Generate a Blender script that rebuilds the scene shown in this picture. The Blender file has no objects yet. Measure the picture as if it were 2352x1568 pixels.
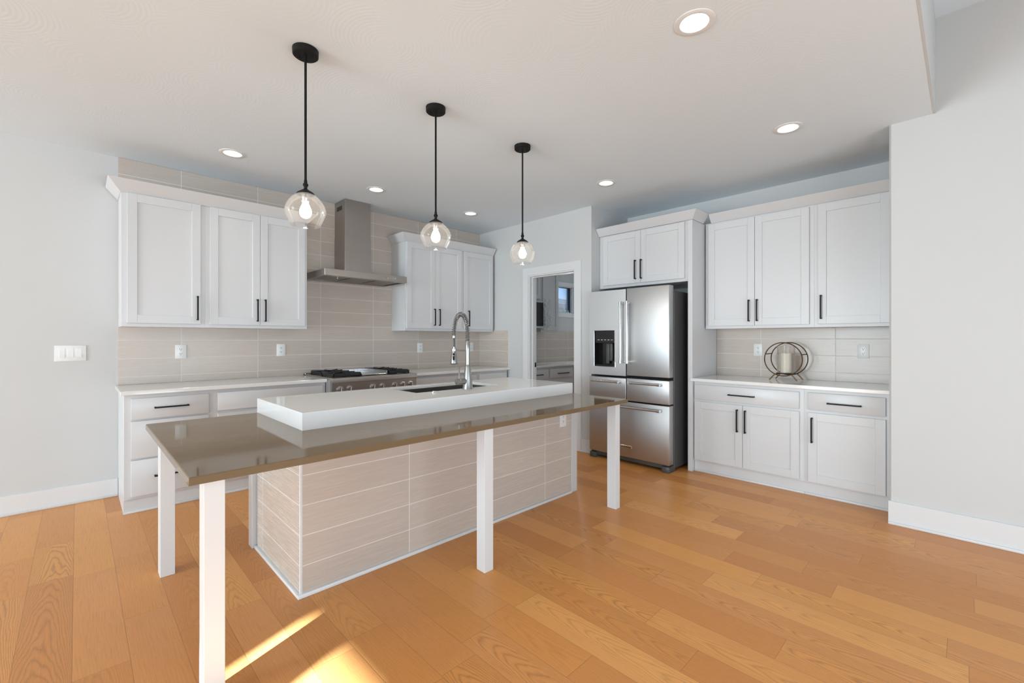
import bpy, bmesh, math, random
from mathutils import Vector, Matrix
from math import pi, sin, cos, radians

random.seed(7)
SC = bpy.context.scene
COL = SC.collection

# ------------------------------------------------------------------ camera
YAW = 0.775
cam_d = bpy.data.cameras.new('camera')
cam_d.sensor_width = 36.0
cam_d.lens = 36.0 * 1020.2 / 2352.0
cam_d.shift_y = -6.36 / 2352.0
cam_d.clip_start = 0.05
cam = bpy.data.objects.new('camera', cam_d)
cam.location = (0, 0, 1.30)
cam.rotation_euler = (pi / 2, 0, -YAW)
COL.objects.link(cam)
SC.camera = cam

# ------------------------------------------------------------------ world, sun, daylight and fill lamps, exposure
w = bpy.data.worlds.new('sky')
SC.world = w
w.use_nodes = True
wn = w.node_tree.nodes
wl = w.node_tree.links
wbg = wn['Background']
wtc = wn.new('ShaderNodeTexCoord')
wsep = wn.new('ShaderNodeSeparateXYZ')
wl.new(wtc.outputs['Generated'], wsep.inputs[0])
wr = wn.new('ShaderNodeValToRGB')
wr.color_ramp.elements[0].position = 0.0
wr.color_ramp.elements[0].color = (0.36, 0.64, 1.0, 1)
wr.color_ramp.elements[1].position = 0.35
wr.color_ramp.elements[1].color = (0.20, 0.45, 0.92, 1)
wl.new(wsep.outputs[2], wr.inputs[0])
wl.new(wr.outputs[0], wbg.inputs[0])
wbg.inputs[1].default_value = 1.5

SUN_EL = radians(20)
SUN_AZ = Vector((0.940, 0.340, 0)).normalized()
# low sun beam falling through the high windows of the left wall
sd = Vector((SUN_AZ.x * cos(SUN_EL), SUN_AZ.y * cos(SUN_EL), -sin(SUN_EL)))
sun_d = bpy.data.lights.new('sun', 'SPOT')
sun_d.energy = 4.2e6
sun_d.spot_size = radians(3.0)
sun_d.spot_blend = 0.1
sun_d.shadow_soft_size = 0.30
sun_d.color = (0.62, 0.84, 1.15)
sun = bpy.data.objects.new('sun', sun_d)
sun.location = Vector((0.6, 1.75, 0.0)) - sd * 60.0
sun.rotation_euler = sd.to_track_quat('-Z', 'Y').to_euler()
COL.objects.link(sun)


day_d = bpy.data.lights.new('daylight_sun', 'SUN')
day_d.energy = 3.0
day_d.angle = radians(0.6)
day_d.color = (1.0, 0.95, 0.88)
day = bpy.data.objects.new('daylight_sun', day_d)
day.rotation_euler = sd.to_track_quat('-Z', 'Y').to_euler()
day.location = (-8, -4, 6)
COL.objects.link(day)


def area(name, loc, direction, sx, sy, power, color=(1, 1, 1)):
    d = bpy.data.lights.new(name, 'AREA')
    d.shape = 'RECTANGLE'
    d.size = sx
    d.size_y = sy
    d.energy = power
    d.color = color
    o = bpy.data.objects.new(name, d)
    o.location = loc
    o.rotation_euler = Vector(direction).to_track_quat('-Z', 'Z').to_euler()
    COL.objects.link(o)
    return o


# added unseen fill lamps at left, nook and rear walls; daylight at pantry window
area('fill_left', (-4.36, -0.60, 1.10), (1, 0.1, 0.10), 2.6, 1.9, 62, (0.775, 0.917, 1.0))
area('fill_nook', (-7.35, 2.6, 1.3), (1, 0, 0.12), 3.8, 2.1, 740, (0.765, 0.915, 1.0))
area('fill_rear', (0.2, -3.0, 0.80), (0.0, 1, 0.0), 5.0, 1.4, 165, (0.83, 0.94, 1.0))
area('daylight_pantry', (6.15, 4.80, 2.0), (0, -1, -0.2), 0.36, 0.42, 14, (0.9, 0.95, 1.0))

SC.view_settings.view_transform = 'Standard'
SC.view_settings.look = 'None'
SC.view_settings.gamma = 1.0
SC.view_settings.use_curve_mapping = False
SC.view_settings.exposure = -0.39

# ------------------------------------------------------------------ material helpers


def newmat(name):
    m = bpy.data.materials.new(name)
    m.use_nodes = True
    nt = m.node_tree
    return m, nt, nt.nodes['Principled BSDF']


def nd(nt, t, **kw):
    n = nt.nodes.new(t)
    for k, v in kw.items():
        setattr(n, k, v)
    return n


def mth(nt, op, a, b=None, c=None, clamp=False):
    n = nt.nodes.new('ShaderNodeMath')
    n.operation = op
    n.use_clamp = clamp
    for i, v in enumerate((a, b, c)):
        if v is None:
            continue
        if isinstance(v, (int, float)):
            n.inputs[i].default_value = v
        else:
            nt.links.new(v, n.inputs[i])
    return n.outputs[0]


def mixc(nt, f, a, b, bt='MIX'):
    n = nt.nodes.new('ShaderNodeMix')
    n.data_type = 'RGBA'
    n.blend_type = bt
    for sock, v in ((n.inputs[0], f), (n.inputs[6], a), (n.inputs[7], b)):
        if isinstance(v, (int, float)):
            sock.default_value = v
        elif isinstance(v, tuple):
            sock.default_value = v if len(v) == 4 else (*v, 1)
        else:
            nt.links.new(v, sock)
    return n.outputs[2]


def noise(nt, vec, scale, detail=2.0, rough=0.5):
    n = nt.nodes.new('ShaderNodeTexNoise')
    n.inputs['Scale'].default_value = scale
    n.inputs['Detail'].default_value = detail
    n.inputs['Roughness'].default_value = rough
    if vec is not None:
        nt.links.new(vec, n.inputs['Vector'])
    return n.outputs[0]


def scaled(nt, vec, s):
    n = nt.nodes.new('ShaderNodeVectorMath')
    n.operation = 'MULTIPLY'
    nt.links.new(vec, n.inputs[0])
    n.inputs[1].default_value = s
    return n.outputs[0]


def position(nt):
    return nt.nodes.new('ShaderNodeNewGeometry').outputs['Position']


def bump(nt, b, h, strength, dist=0.002):
    n = nt.nodes.new('ShaderNodeBump')
    n.inputs['Strength'].default_value = strength
    n.inputs['Distance'].default_value = dist
    nt.links.new(h, n.inputs['Height'])
    nt.links.new(n.outputs[0], b.inputs['Normal'])


def plain(name, col, rough=0.5, metal=0.0, coat=0.0, var=0.03, vscale=6.0, emit=None, spec=0.5):
    """simple procedural material: a base colour with a faint mottling"""
    m, nt, b = newmat(name)
    n = noise(nt, position(nt), vscale, 3)
    c0 = tuple(min(1, x * (1 - var)) for x in col)
    c1 = tuple(min(1, x * (1 + var)) for x in col)
    nt.links.new(mixc(nt, n, c0, c1), b.inputs['Base Color'])
    b.inputs['Roughness'].default_value = rough
    b.inputs['Metallic'].default_value = metal
    b.inputs['Coat Weight'].default_value = coat
    b.inputs['Specular IOR Level'].default_value = spec
    if emit:
        b.inputs['Emission Color'].default_value = (*col, 1)
        b.inputs['Emission Strength'].default_value = emit
    return m


def paint_mat(name, col, rough, bscale, bstr):
    m, nt, b = newmat(name)
    p = position(nt)
    n = noise(nt, p, 0.7, 2)
    nt.links.new(mixc(nt, n, tuple(x * 0.985 for x in col), tuple(min(1, x * 1.015) for x in col)), b.inputs['Base Color'])
    b.inputs['Roughness'].default_value = rough
    bump(nt, b, noise(nt, p, bscale, 4), bstr, 0.001)
    return m


def ceiling_mat():
    m, nt, b = newmat('ceiling_plaster')
    p = position(nt)
    b.inputs['Base Color'].default_value = (0.79, 0.865, 0.92, 1)
    b.inputs['Roughness'].default_value = 0.75
    # hand trowelled arcs: distance rings round random cell points
    v = nt.nodes.new('ShaderNodeTexVoronoi')
    v.feature = 'F1'
    v.inputs['Scale'].default_value = 2.2
    nt.links.new(p, v.inputs['Vector'])
    r = mth(nt, 'SINE', mth(nt, 'MULTIPLY', v.outputs['Distance'], 150))
    r = mth(nt, 'MULTIPLY', r, noise(nt, p, 3.0, 2))
    h = mth(nt, 'ADD', mth(nt, 'MULTIPLY', r, 0.35), noise(nt, p, 45, 4))
    bump(nt, b, h, 0.22, 0.002)
    return m


def wood_floor_mat():
    m, nt, b = newmat('oak_plank_floor')
    p = position(nt)
    sp = nt.nodes.new('ShaderNodeSeparateXYZ')
    nt.links.new(p, sp.inputs[0])
    X, Y = sp.outputs[0], sp.outputs[1]
    W, L = 0.1697, 1.75
    xs = mth(nt, 'DIVIDE', mth(nt, 'ADD', X, 0.014 + 40 * W), W)
    row = mth(nt, 'FLOOR', xs)
    fx = mth(nt, 'FRACT', xs)
    wn1 = nd(nt, 'ShaderNodeTexWhiteNoise', noise_dimensions='1D')
    nt.links.new(row, wn1.inputs['W'])
    ys = mth(nt, 'ADD', mth(nt, 'DIVIDE', Y, L), mth(nt, 'MULTIPLY', wn1.outputs['Value'], 7.31))
    # planks of random length: each second joint is shifted
    idx0 = mth(nt, 'FLOOR', ys)
    fy0 = mth(nt, 'FRACT', ys)
    cv = nt.nodes.new('ShaderNodeCombineXYZ')
    nt.links.new(row, cv.inputs[0])
    nt.links.new(idx0, cv.inputs[1])
    wn2 = nd(nt, 'ShaderNodeTexWhiteNoise', noise_dimensions='2D')
    nt.links.new(cv.outputs[0], wn2.inputs['Vector'])
    split = mth(nt, 'ADD', 0.35, mth(nt, 'MULTIPLY', wn2.outputs['Value'], 0.4))
    second = mth(nt, 'GREATER_THAN', fy0, split)
    idx = mth(nt, 'ADD', mth(nt, 'MULTIPLY', idx0, 2), second)
    cv2 = nt.nodes.new('ShaderNodeCombineXYZ')
    nt.links.new(row, cv2.inputs[0])
    nt.links.new(idx, cv2.inputs[1])
    wn3 = nd(nt, 'ShaderNodeTexWhiteNoise', noise_dimensions='2D')
    nt.links.new(cv2.outputs[0], wn3.inputs['Vector'])
    rnd = wn3.outputs['Value']
    sepc = nt.nodes.new('ShaderNodeSeparateColor')
    nt.links.new(wn3.outputs['Color'], sepc.inputs[0])
    rnd2 = sepc.outputs[1]
    rnd3 = sepc.outputs[2]
    ramp = nt.nodes.new('ShaderNodeValToRGB')
    cr = ramp.color_ramp
    cr.elements[0].position = 0.0
    cr.elements[0].color = FLOOR_COLS[0]
    cr.elements[1].position = 1.0
    cr.elements[1].color = FLOOR_COLS[-1]
    for i, c in enumerate(FLOOR_COLS[1:-1]):
        e = cr.elements.new((i + 1) / (len(FLOOR_COLS) - 1))
        e.color = c
    nt.links.new(rnd, ramp.inputs[0])
    base = ramp.outputs[0]
    # grain coordinates shifted per plank
    off = nt.nodes.new('ShaderNodeCombineXYZ')
    nt.links.new(mth(nt, 'MULTIPLY', rnd, 31.0), off.inputs[0])
    nt.links.new(mth(nt, 'MULTIPLY', rnd2, 47.0), off.inputs[1])
    va = nt.nodes.new('ShaderNodeVectorMath')
    va.operation = 'ADD'
    nt.links.new(p, va.inputs[0])
    nt.links.new(off.outputs[0], va.inputs[1])
    gp = va.outputs[0]
    fine = noise(nt, scaled(nt, gp, (260, 6, 1)), 1.0, 5, 0.65)
    pores = noise(nt, scaled(nt, gp, (520, 22, 1)), 1.0, 3, 0.7)
    warp = noise(nt, scaled(nt, gp, (7, 1.1, 1)), 1.0, 3, 0.5)
    warp2 = noise(nt, scaled(nt, gp, (28, 3.5, 1)), 1.0, 2, 0.5)
    xl = mth(nt, 'SUBTRACT', fx, mth(nt, 'ADD', 0.30, mth(nt, 'MULTIPLY', rnd2, 0.4)))
    gsep = nt.nodes.new('ShaderNodeSeparateXYZ')
    nt.links.new(gp, gsep.inputs[0])
    # cathedral figure: nested arches down the plank; straight figure: long wavering lines
    arch = mth(nt, 'MULTIPLY', mth(nt, 'MULTIPLY', xl, xl), 30.0)
    arch = mth(nt, 'ADD', arch, mth(nt, 'MULTIPLY', gsep.outputs[1], 9.0))
    arch = mth(nt, 'ADD', arch, mth(nt, 'MULTIPLY', warp, 9.0))
    arch = mth(nt, 'ADD', arch, mth(nt, 'MULTIPLY', warp2, 1.1))
    straight = mth(nt, 'ADD', mth(nt, 'MULTIPLY', gsep.outputs[0], 95.0), mth(nt, 'MULTIPLY', warp, 7.0))
    straight = mth(nt, 'ADD', straight, mth(nt, 'MULTIPLY', warp2, 1.2))
    is_arch = mth(nt, 'GREATER_THAN', rnd3, 0.58)

    def lines(t, sharp):
        f = mth(nt, 'FRACT', t)
        return mth(nt, 'POWER', mth(nt, 'ABSOLUTE', mth(nt, 'SUBTRACT', mth(nt, 'MULTIPLY', f, 2.0), 1.0)), sharp)
    fig = mth(nt, 'ADD', mth(nt, 'MULTIPLY', lines(arch, 3.0), is_arch), mth(nt, 'MULTIPLY', lines(straight, 2.0), mth(nt, 'SUBTRACT', 1.0, is_arch)))
    amt = mth(nt, 'ADD', 0.10, mth(nt, 'MULTIPLY', mth(nt, 'MULTIPLY', is_arch, rnd), 0.55))
    amt = mth(nt, 'MULTIPLY', amt, mth(nt, 'ADD', 0.35, mth(nt, 'MULTIPLY', pores, 1.3)))
    c = mixc(nt, mth(nt, 'MULTIPLY', fig, amt), base, (0.27, 0.105, 0.024))
    dark = mth(nt, 'MULTIPLY', mth(nt, 'MAXIMUM', mth(nt, 'SUBTRACT', fine, 0.5), 0), 1.5, clamp=True)
    c = mixc(nt, dark, c, (0.33, 0.13, 0.03))
    light = mth(nt, 'MULTIPLY', mth(nt, 'MAXIMUM', mth(nt, 'SUBTRACT', 0.46, pores), 0), 1.7, clamp=True)
    c = mixc(nt, light, c, (0.86, 0.52, 0.22))
    broad = noise(nt, scaled(nt, gp, (5, 0.9, 1)), 1.0, 3)
    c = mixc(nt, mth(nt, 'MULTIPLY', broad, 0.25), c, (0.52, 0.235, 0.075))
    # seams
    ex = mth(nt, 'MINIMUM', fx, mth(nt, 'SUBTRACT', 1.0, fx))
    ex = mth(nt, 'MULTIPLY', ex, W)
    fy = mth(nt, 'ABSOLUTE', mth(nt, 'SUBTRACT', fy0, split))
    ey = mth(nt, 'MINIMUM', fy, mth(nt, 'MINIMUM', fy0, mth(nt, 'SUBTRACT', 1.0, fy0)))
    ey = mth(nt, 'MULTIPLY', ey, L)
    e = mth(nt, 'MINIMUM', ex, ey)
    seam = mth(nt, 'LESS_THAN', e, 0.0010)
    c = mixc(nt, mth(nt, 'MULTIPLY', seam, 0.45), c, (0.16, 0.065, 0.02))
    nt.links.new(c, b.inputs['Base Color'])
    rg = mth(nt, 'ADD', 0.30, mth(nt, 'MULTIPLY', fine, 0.14))
    nt.links.new(rg, b.inputs['Roughness'])
    b.inputs['Specular IOR Level'].default_value = 0.42
    hgt = mth(nt, 'MINIMUM', mth(nt, 'DIVIDE', e, 0.003), 1.0)
    hgt = mth(nt, 'ADD', hgt, mth(nt, 'MULTIPLY', fine, 0.10))
    bump(nt, b, hgt, 0.25, 0.0012)
    return m


def tile_mat(name, axis, u0, z0, base, du=0.6155, dz=0.1538, rough=0.22):
    """large rectangular tile with fine horizontal linen streaks and white grout"""
    m, nt, b = newmat(name)
    p = position(nt)
    sp = nt.nodes.new('ShaderNodeSeparateXYZ')
    nt.links.new(p, sp.inputs[0])
    U = sp.outputs[0] if axis == 'x' else sp.outputs[1]
    us = mth(nt, 'DIVIDE', mth(nt, 'SUBTRACT', U, u0 - 20 * du), du)
    zs = mth(nt, 'DIVIDE', mth(nt, 'SUBTRACT', sp.outputs[2], z0 - 10 * dz), dz)
    fu, fz = mth(nt, 'FRACT', us), mth(nt, 'FRACT', zs)
    eu = mth(nt, 'MULTIPLY', mth(nt, 'MINIMUM', fu, mth(nt, 'SUBTRACT', 1, fu)), du)
    ez = mth(nt, 'MULTIPLY', mth(nt, 'MINIMUM', fz, mth(nt, 'SUBTRACT', 1, fz)), dz)
    e = mth(nt, 'MINIMUM', eu, ez)
    grout = mth(nt, 'LESS_THAN', e, 0.0021)
    cv = nt.nodes.new('ShaderNodeCombineXYZ')
    nt.links.new(mth(nt, 'FLOOR', us), cv.inputs[0])
    nt.links.new(mth(nt, 'FLOOR', zs), cv.inputs[1])
    wnz = nd(nt, 'ShaderNodeTexWhiteNoise', noise_dimensions='2D')
    nt.links.new(cv.outputs[0], wnz.inputs['Vector'])
    va = nt.nodes.new('ShaderNodeVectorMath')
    va.operation = 'ADD'
    nt.links.new(p, va.inputs[0])
    vs = nt.nodes.new('ShaderNodeVectorMath')
    vs.operation = 'SCALE'
    vs.inputs[3].default_value = 13.0
    nt.links.new(wnz.outputs['Color'], vs.inputs[0])
    nt.links.new(vs.outputs[0], va.inputs[1])
    st = noise(nt, scaled(nt, va.outputs[0], (5, 5, 260)), 1.0, 4, 0.6)
    st2 = noise(nt, scaled(nt, va.outputs[0], (1.6, 1.6, 40)), 1.0, 3, 0.6)
    k = mth(nt, 'ADD', mth(nt, 'MULTIPLY', st, 0.55), mth(nt, 'MULTIPLY', st2, 0.45))
    c = mixc(nt, k, tuple(x * 0.94 for x in base), tuple(min(1, x * 1.06) for x in base))
    tone = mth(nt, 'ADD', 0.95, mth(nt, 'MULTIPLY', wnz.outputs['Value'], 0.10))
    hs = nt.nodes.new('ShaderNodeHueSaturation')
    nt.links.new(c, hs.inputs['Color'])
    nt.links.new(tone, hs.inputs['Value'])
    c = mixc(nt, grout, hs.outputs[0], (0.80, 0.78, 0.75))
    nt.links.new(c, b.inputs['Base Color'])
    nt.links.new(mth(nt, 'ADD', mth(nt, 'MULTIPLY', grout, 0.5), mth(nt, 'ADD', rough, mth(nt, 'MULTIPLY', st, 0.10))), b.inputs['Roughness'])
    b.inputs['Specular IOR Level'].default_value = 0.5
    h = mth(nt, 'MINIMUM', mth(nt, 'DIVIDE', e, 0.004), 1.0)
    h = mth(nt, 'ADD', h, mth(nt, 'MULTIPLY', st, 0.02))
    bump(nt, b, h, 0.3, 0.0012)
    return m


def steel_mat(name, col, rough, axis=(3, 3, 400), var=0.12):
    m, nt, b = newmat(name)
    p = position(nt)
    st = noise(nt, scaled(nt, p, axis), 1.0, 3, 0.6)
    big = noise(nt, scaled(nt, p, (2.2, 2.2, 1.1)), 1.0, 3, 0.5)
    k = mth(nt, 'ADD', mth(nt, 'MULTIPLY', st, 0.5), mth(nt, 'MULTIPLY', big, 0.5))
    nt.links.new(mixc(nt, k, tuple(x * (1 - var) for x in col), tuple(min(1, x * (1 + var)) for x in col)), b.inputs['Base Color'])
    b.inputs['Metallic'].default_value = 1.0
    nt.links.new(mth(nt, 'ADD', rough - 0.05, mth(nt, 'MULTIPLY', k, 0.10)), b.inputs['Roughness'])
    b.inputs['Anisotropic'].default_value = 0.5
    return m


def quartz_mat(name, col, speck, rough, amount=0.25, scale=700.0, spec=0.6):
    m, nt, b = newmat(name)
    p = position(nt)
    n = noise(nt, p, scale, 2, 0.7)
    k = mth(nt, 'MULTIPLY', mth(nt, 'MAXIMUM', mth(nt, 'SUBTRACT', n, 0.5), 0), amount * 8, clamp=True)
    nt.links.new(mixc(nt, k, col, speck), b.inputs['Base Color'])
    b.inputs['Roughness'].default_value = rough
    b.inputs['Specular IOR Level'].default_value = spec
    return m


def glass_mat(name, tint, refl=0.6, rough=0.0, haze=0.0):
    m, nt, b = newmat(name)
    nt.nodes.remove(b)
    out = nt.nodes['Material Output']
    tr = nt.nodes.new('ShaderNodeBsdfTransparent')
    tr.inputs[0].default_value = (*tint, 1)
    gl = nt.nodes.new('ShaderNodeBsdfGlossy')
    gl.inputs['Roughness'].default_value = rough
    gl.inputs[0].default_value = (0.95, 0.95, 0.95, 1)
    fr = nt.nodes.new('ShaderNodeLayerWeight')
    fr.inputs['Blend'].default_value = 0.22
    mx = nt.nodes.new('ShaderNodeMixShader')
    nt.links.new(mth(nt, 'MULTIPLY', fr.outputs['Fresnel'], refl), mx.inputs[0])
    nt.links.new(tr.outputs[0], mx.inputs[1])
    nt.links.new(gl.outputs[0], mx.inputs[2])
    tl = nt.nodes.new('ShaderNodeBsdfTranslucent')
    tl.inputs[0].default_value = (0.95, 0.93, 0.90, 1)
    mx2 = nt.nodes.new('ShaderNodeMixShader')
    mx2.inputs[0].default_value = haze
    nt.links.new(mx.outputs[0], mx2.inputs[1])
    nt.links.new(tl.outputs[0], mx2.inputs[2])
    nt.links.new(mx2.outputs[0], out.inputs[0])
    return m


def film_mat():
    m, nt, b = newmat('clear_plastic_film')
    nt.nodes.remove(b)
    out = nt.nodes['Material Output']
    tr = nt.nodes.new('ShaderNodeBsdfTransparent')
    tr.inputs[0].default_value = (0.9, 0.9, 0.9, 1)
    gl = nt.nodes.new('ShaderNodeBsdfGlossy')
    gl.inputs['Roughness'].default_value = 0.15
    mx = nt.nodes.new('ShaderNodeMixShader')
    n = noise(nt, position(nt), 22, 4)
    k = mth(nt, 'MULTIPLY', mth(nt, 'MAXIMUM', mth(nt, 'SUBTRACT', n, 0.45), 0), 2.6, clamp=True)
    nt.links.new(k, mx.inputs[0])
    nt.links.new(tr.outputs[0], mx.inputs[1])
    nt.links.new(gl.outputs[0], mx.inputs[2])
    nt.links.new(mx.outputs[0], out.inputs[0])
    return m


FLOOR_COLS = [(0.577, 0.218, 0.055, 1), (0.777, 0.332, 0.086, 1), (0.666, 0.267, 0.070, 1), (0.877, 0.420, 0.125, 1), (0.611, 0.231, 0.050, 1), (0.755, 0.327, 0.100, 1), (0.821, 0.371, 0.092, 1), (0.699, 0.292, 0.075, 1)]
TILE = (0.60, 0.52, 0.455)

M = {}
M['wall'] = paint_mat('white_wall_paint', (0.635, 0.64, 0.635), 0.6, 120, 0.05)
M['trimw'] = paint_mat('white_trim_paint', (0.75, 0.755, 0.76), 0.35, 40, 0.02)
M['ceil'] = ceiling_mat()
M['floor'] = wood_floor_mat()
M['cab'] = paint_mat('white_cabinet_lacquer', (0.69, 0.695, 0.705), 0.32, 60, 0.015)
M['tile_back'] = tile_mat('taupe_linen_tile', 'x', 0.668, 0.978, TILE)
M['tile_side'] = tile_mat('taupe_linen_tile_side', 'y', 4.314 - 0.6155, 0.978, TILE)
M['tile_alc'] = tile_mat('taupe_linen_tile_alcove', 'y', 0.8265, 0.991, TILE)
M['tile_isl'] = tile_mat('taupe_linen_tile_island', 'x', 1.424, 0.003, TILE, dz=0.1520)
M['tile_isl_side'] = tile_mat('taupe_linen_tile_island_end', 'y', 2.963, 0.003, TILE, dz=0.1520)
M['quartz'] = quartz_mat('white_quartz', (0.87, 0.865, 0.855), (0.82, 0.82, 0.81), 0.07, 0.2)
M['brown'] = quartz_mat('taupe_quartz', (0.195, 0.132, 0.072), (0.33, 0.25, 0.16), 0.055, 0.22, 900, 0.16)
M['black'] = plain('black_metal', (0.006, 0.006, 0.006), 0.45, spec=0.22)
M['matblack'] = plain('matt_black_metal', (0.006, 0.0055, 0.005), 0.55, spec=0.25)
M['steel'] = steel_mat('brushed_stainless', (0.53, 0.53, 0.53), 0.40, var=0.07)
M['steelh'] = steel_mat('brushed_stainless_hood', (0.42, 0.39, 0.36), 0.31, (3, 3, 300))
M['sinksteel'] = steel_mat('sink_stainless', (0.30, 0.285, 0.265), 0.36)
M['steelv'] = steel_mat('polished_steel', (0.66, 0.655, 0.65), 0.17, (60, 60, 3), 0.05)
M['nickel'] = steel_mat('brushed_nickel', (0.36, 0.345, 0.325), 0.30, (3, 3, 300), 0.06)
M['darksteel'] = plain('dark_grey_enamel', (0.10, 0.10, 0.10), 0.45, 0.3)
M['deepblack'] = plain('black_rubber', (0.008, 0.008, 0.008), 0.8)  # near-black matt, for the fridge gasket and hood vent slots
M['iron'] = plain('cast_iron', (0.014, 0.014, 0.015), 0.6, vscale=60, var=0.2)
M['plastic'] = plain('white_plastic', (0.86, 0.86, 0.85), 0.3, var=0.01)
M['hole'] = plain('dark_slot', (0.03, 0.03, 0.03), 0.6)
M['blackgloss'] = plain('black_gloss_plastic', (0.010, 0.010, 0.011), 0.12)
M['chrome'] = plain('chrome', (0.82, 0.82, 0.82), 0.08, 1.0, var=0.02)
M['glass'] = glass_mat('clear_shade_glass', (0.975, 0.965, 0.955), 0.45, 0.0, 0.012)
M['pane'] = glass_mat('window_pane', (0.97, 0.98, 0.98))
M['film'] = film_mat()
M['bulb'] = plain('lit_bulb', (1.0, 0.93, 0.82), 0.4, var=0.0, emit=100.0)
M['lens'] = plain('lit_light_lens', (1.0, 0.985, 0.96), 0.4, var=0.0, emit=6.0)
M['lightrim'] = plain('white_light_trim', (0.80, 0.80, 0.79), 0.4, var=0.01)
M['wax'] = plain('ivory_wax', (0.80, 0.76, 0.66), 0.5, var=0.05, vscale=50)
M['bronze'] = plain('aged_bronze', (0.20, 0.115, 0.045), 0.35, 0.9, var=0.4, vscale=120)
M['bronzedark'] = plain('dark_bronze', (0.020, 0.014, 0.009), 0.5, 0.5, var=0.2)
M['sash'] = plain('black_window_sash', (0.012, 0.012, 0.014), 0.4)
M['shingle'] = plain('grey_roof_shingle', (0.33, 0.32, 0.31), 0.9, var=0.35, vscale=9)
M['fascia'] = plain('grey_gutter_metal', (0.16, 0.16, 0.17), 0.5)
M['siding'] = plain('pale_siding', (0.55, 0.55, 0.54), 0.7)
M['lawn'] = plain('dry_lawn', (0.22, 0.24, 0.12), 0.9, var=0.3, vscale=3)

# ------------------------------------------------------------------ mesh helpers


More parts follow.
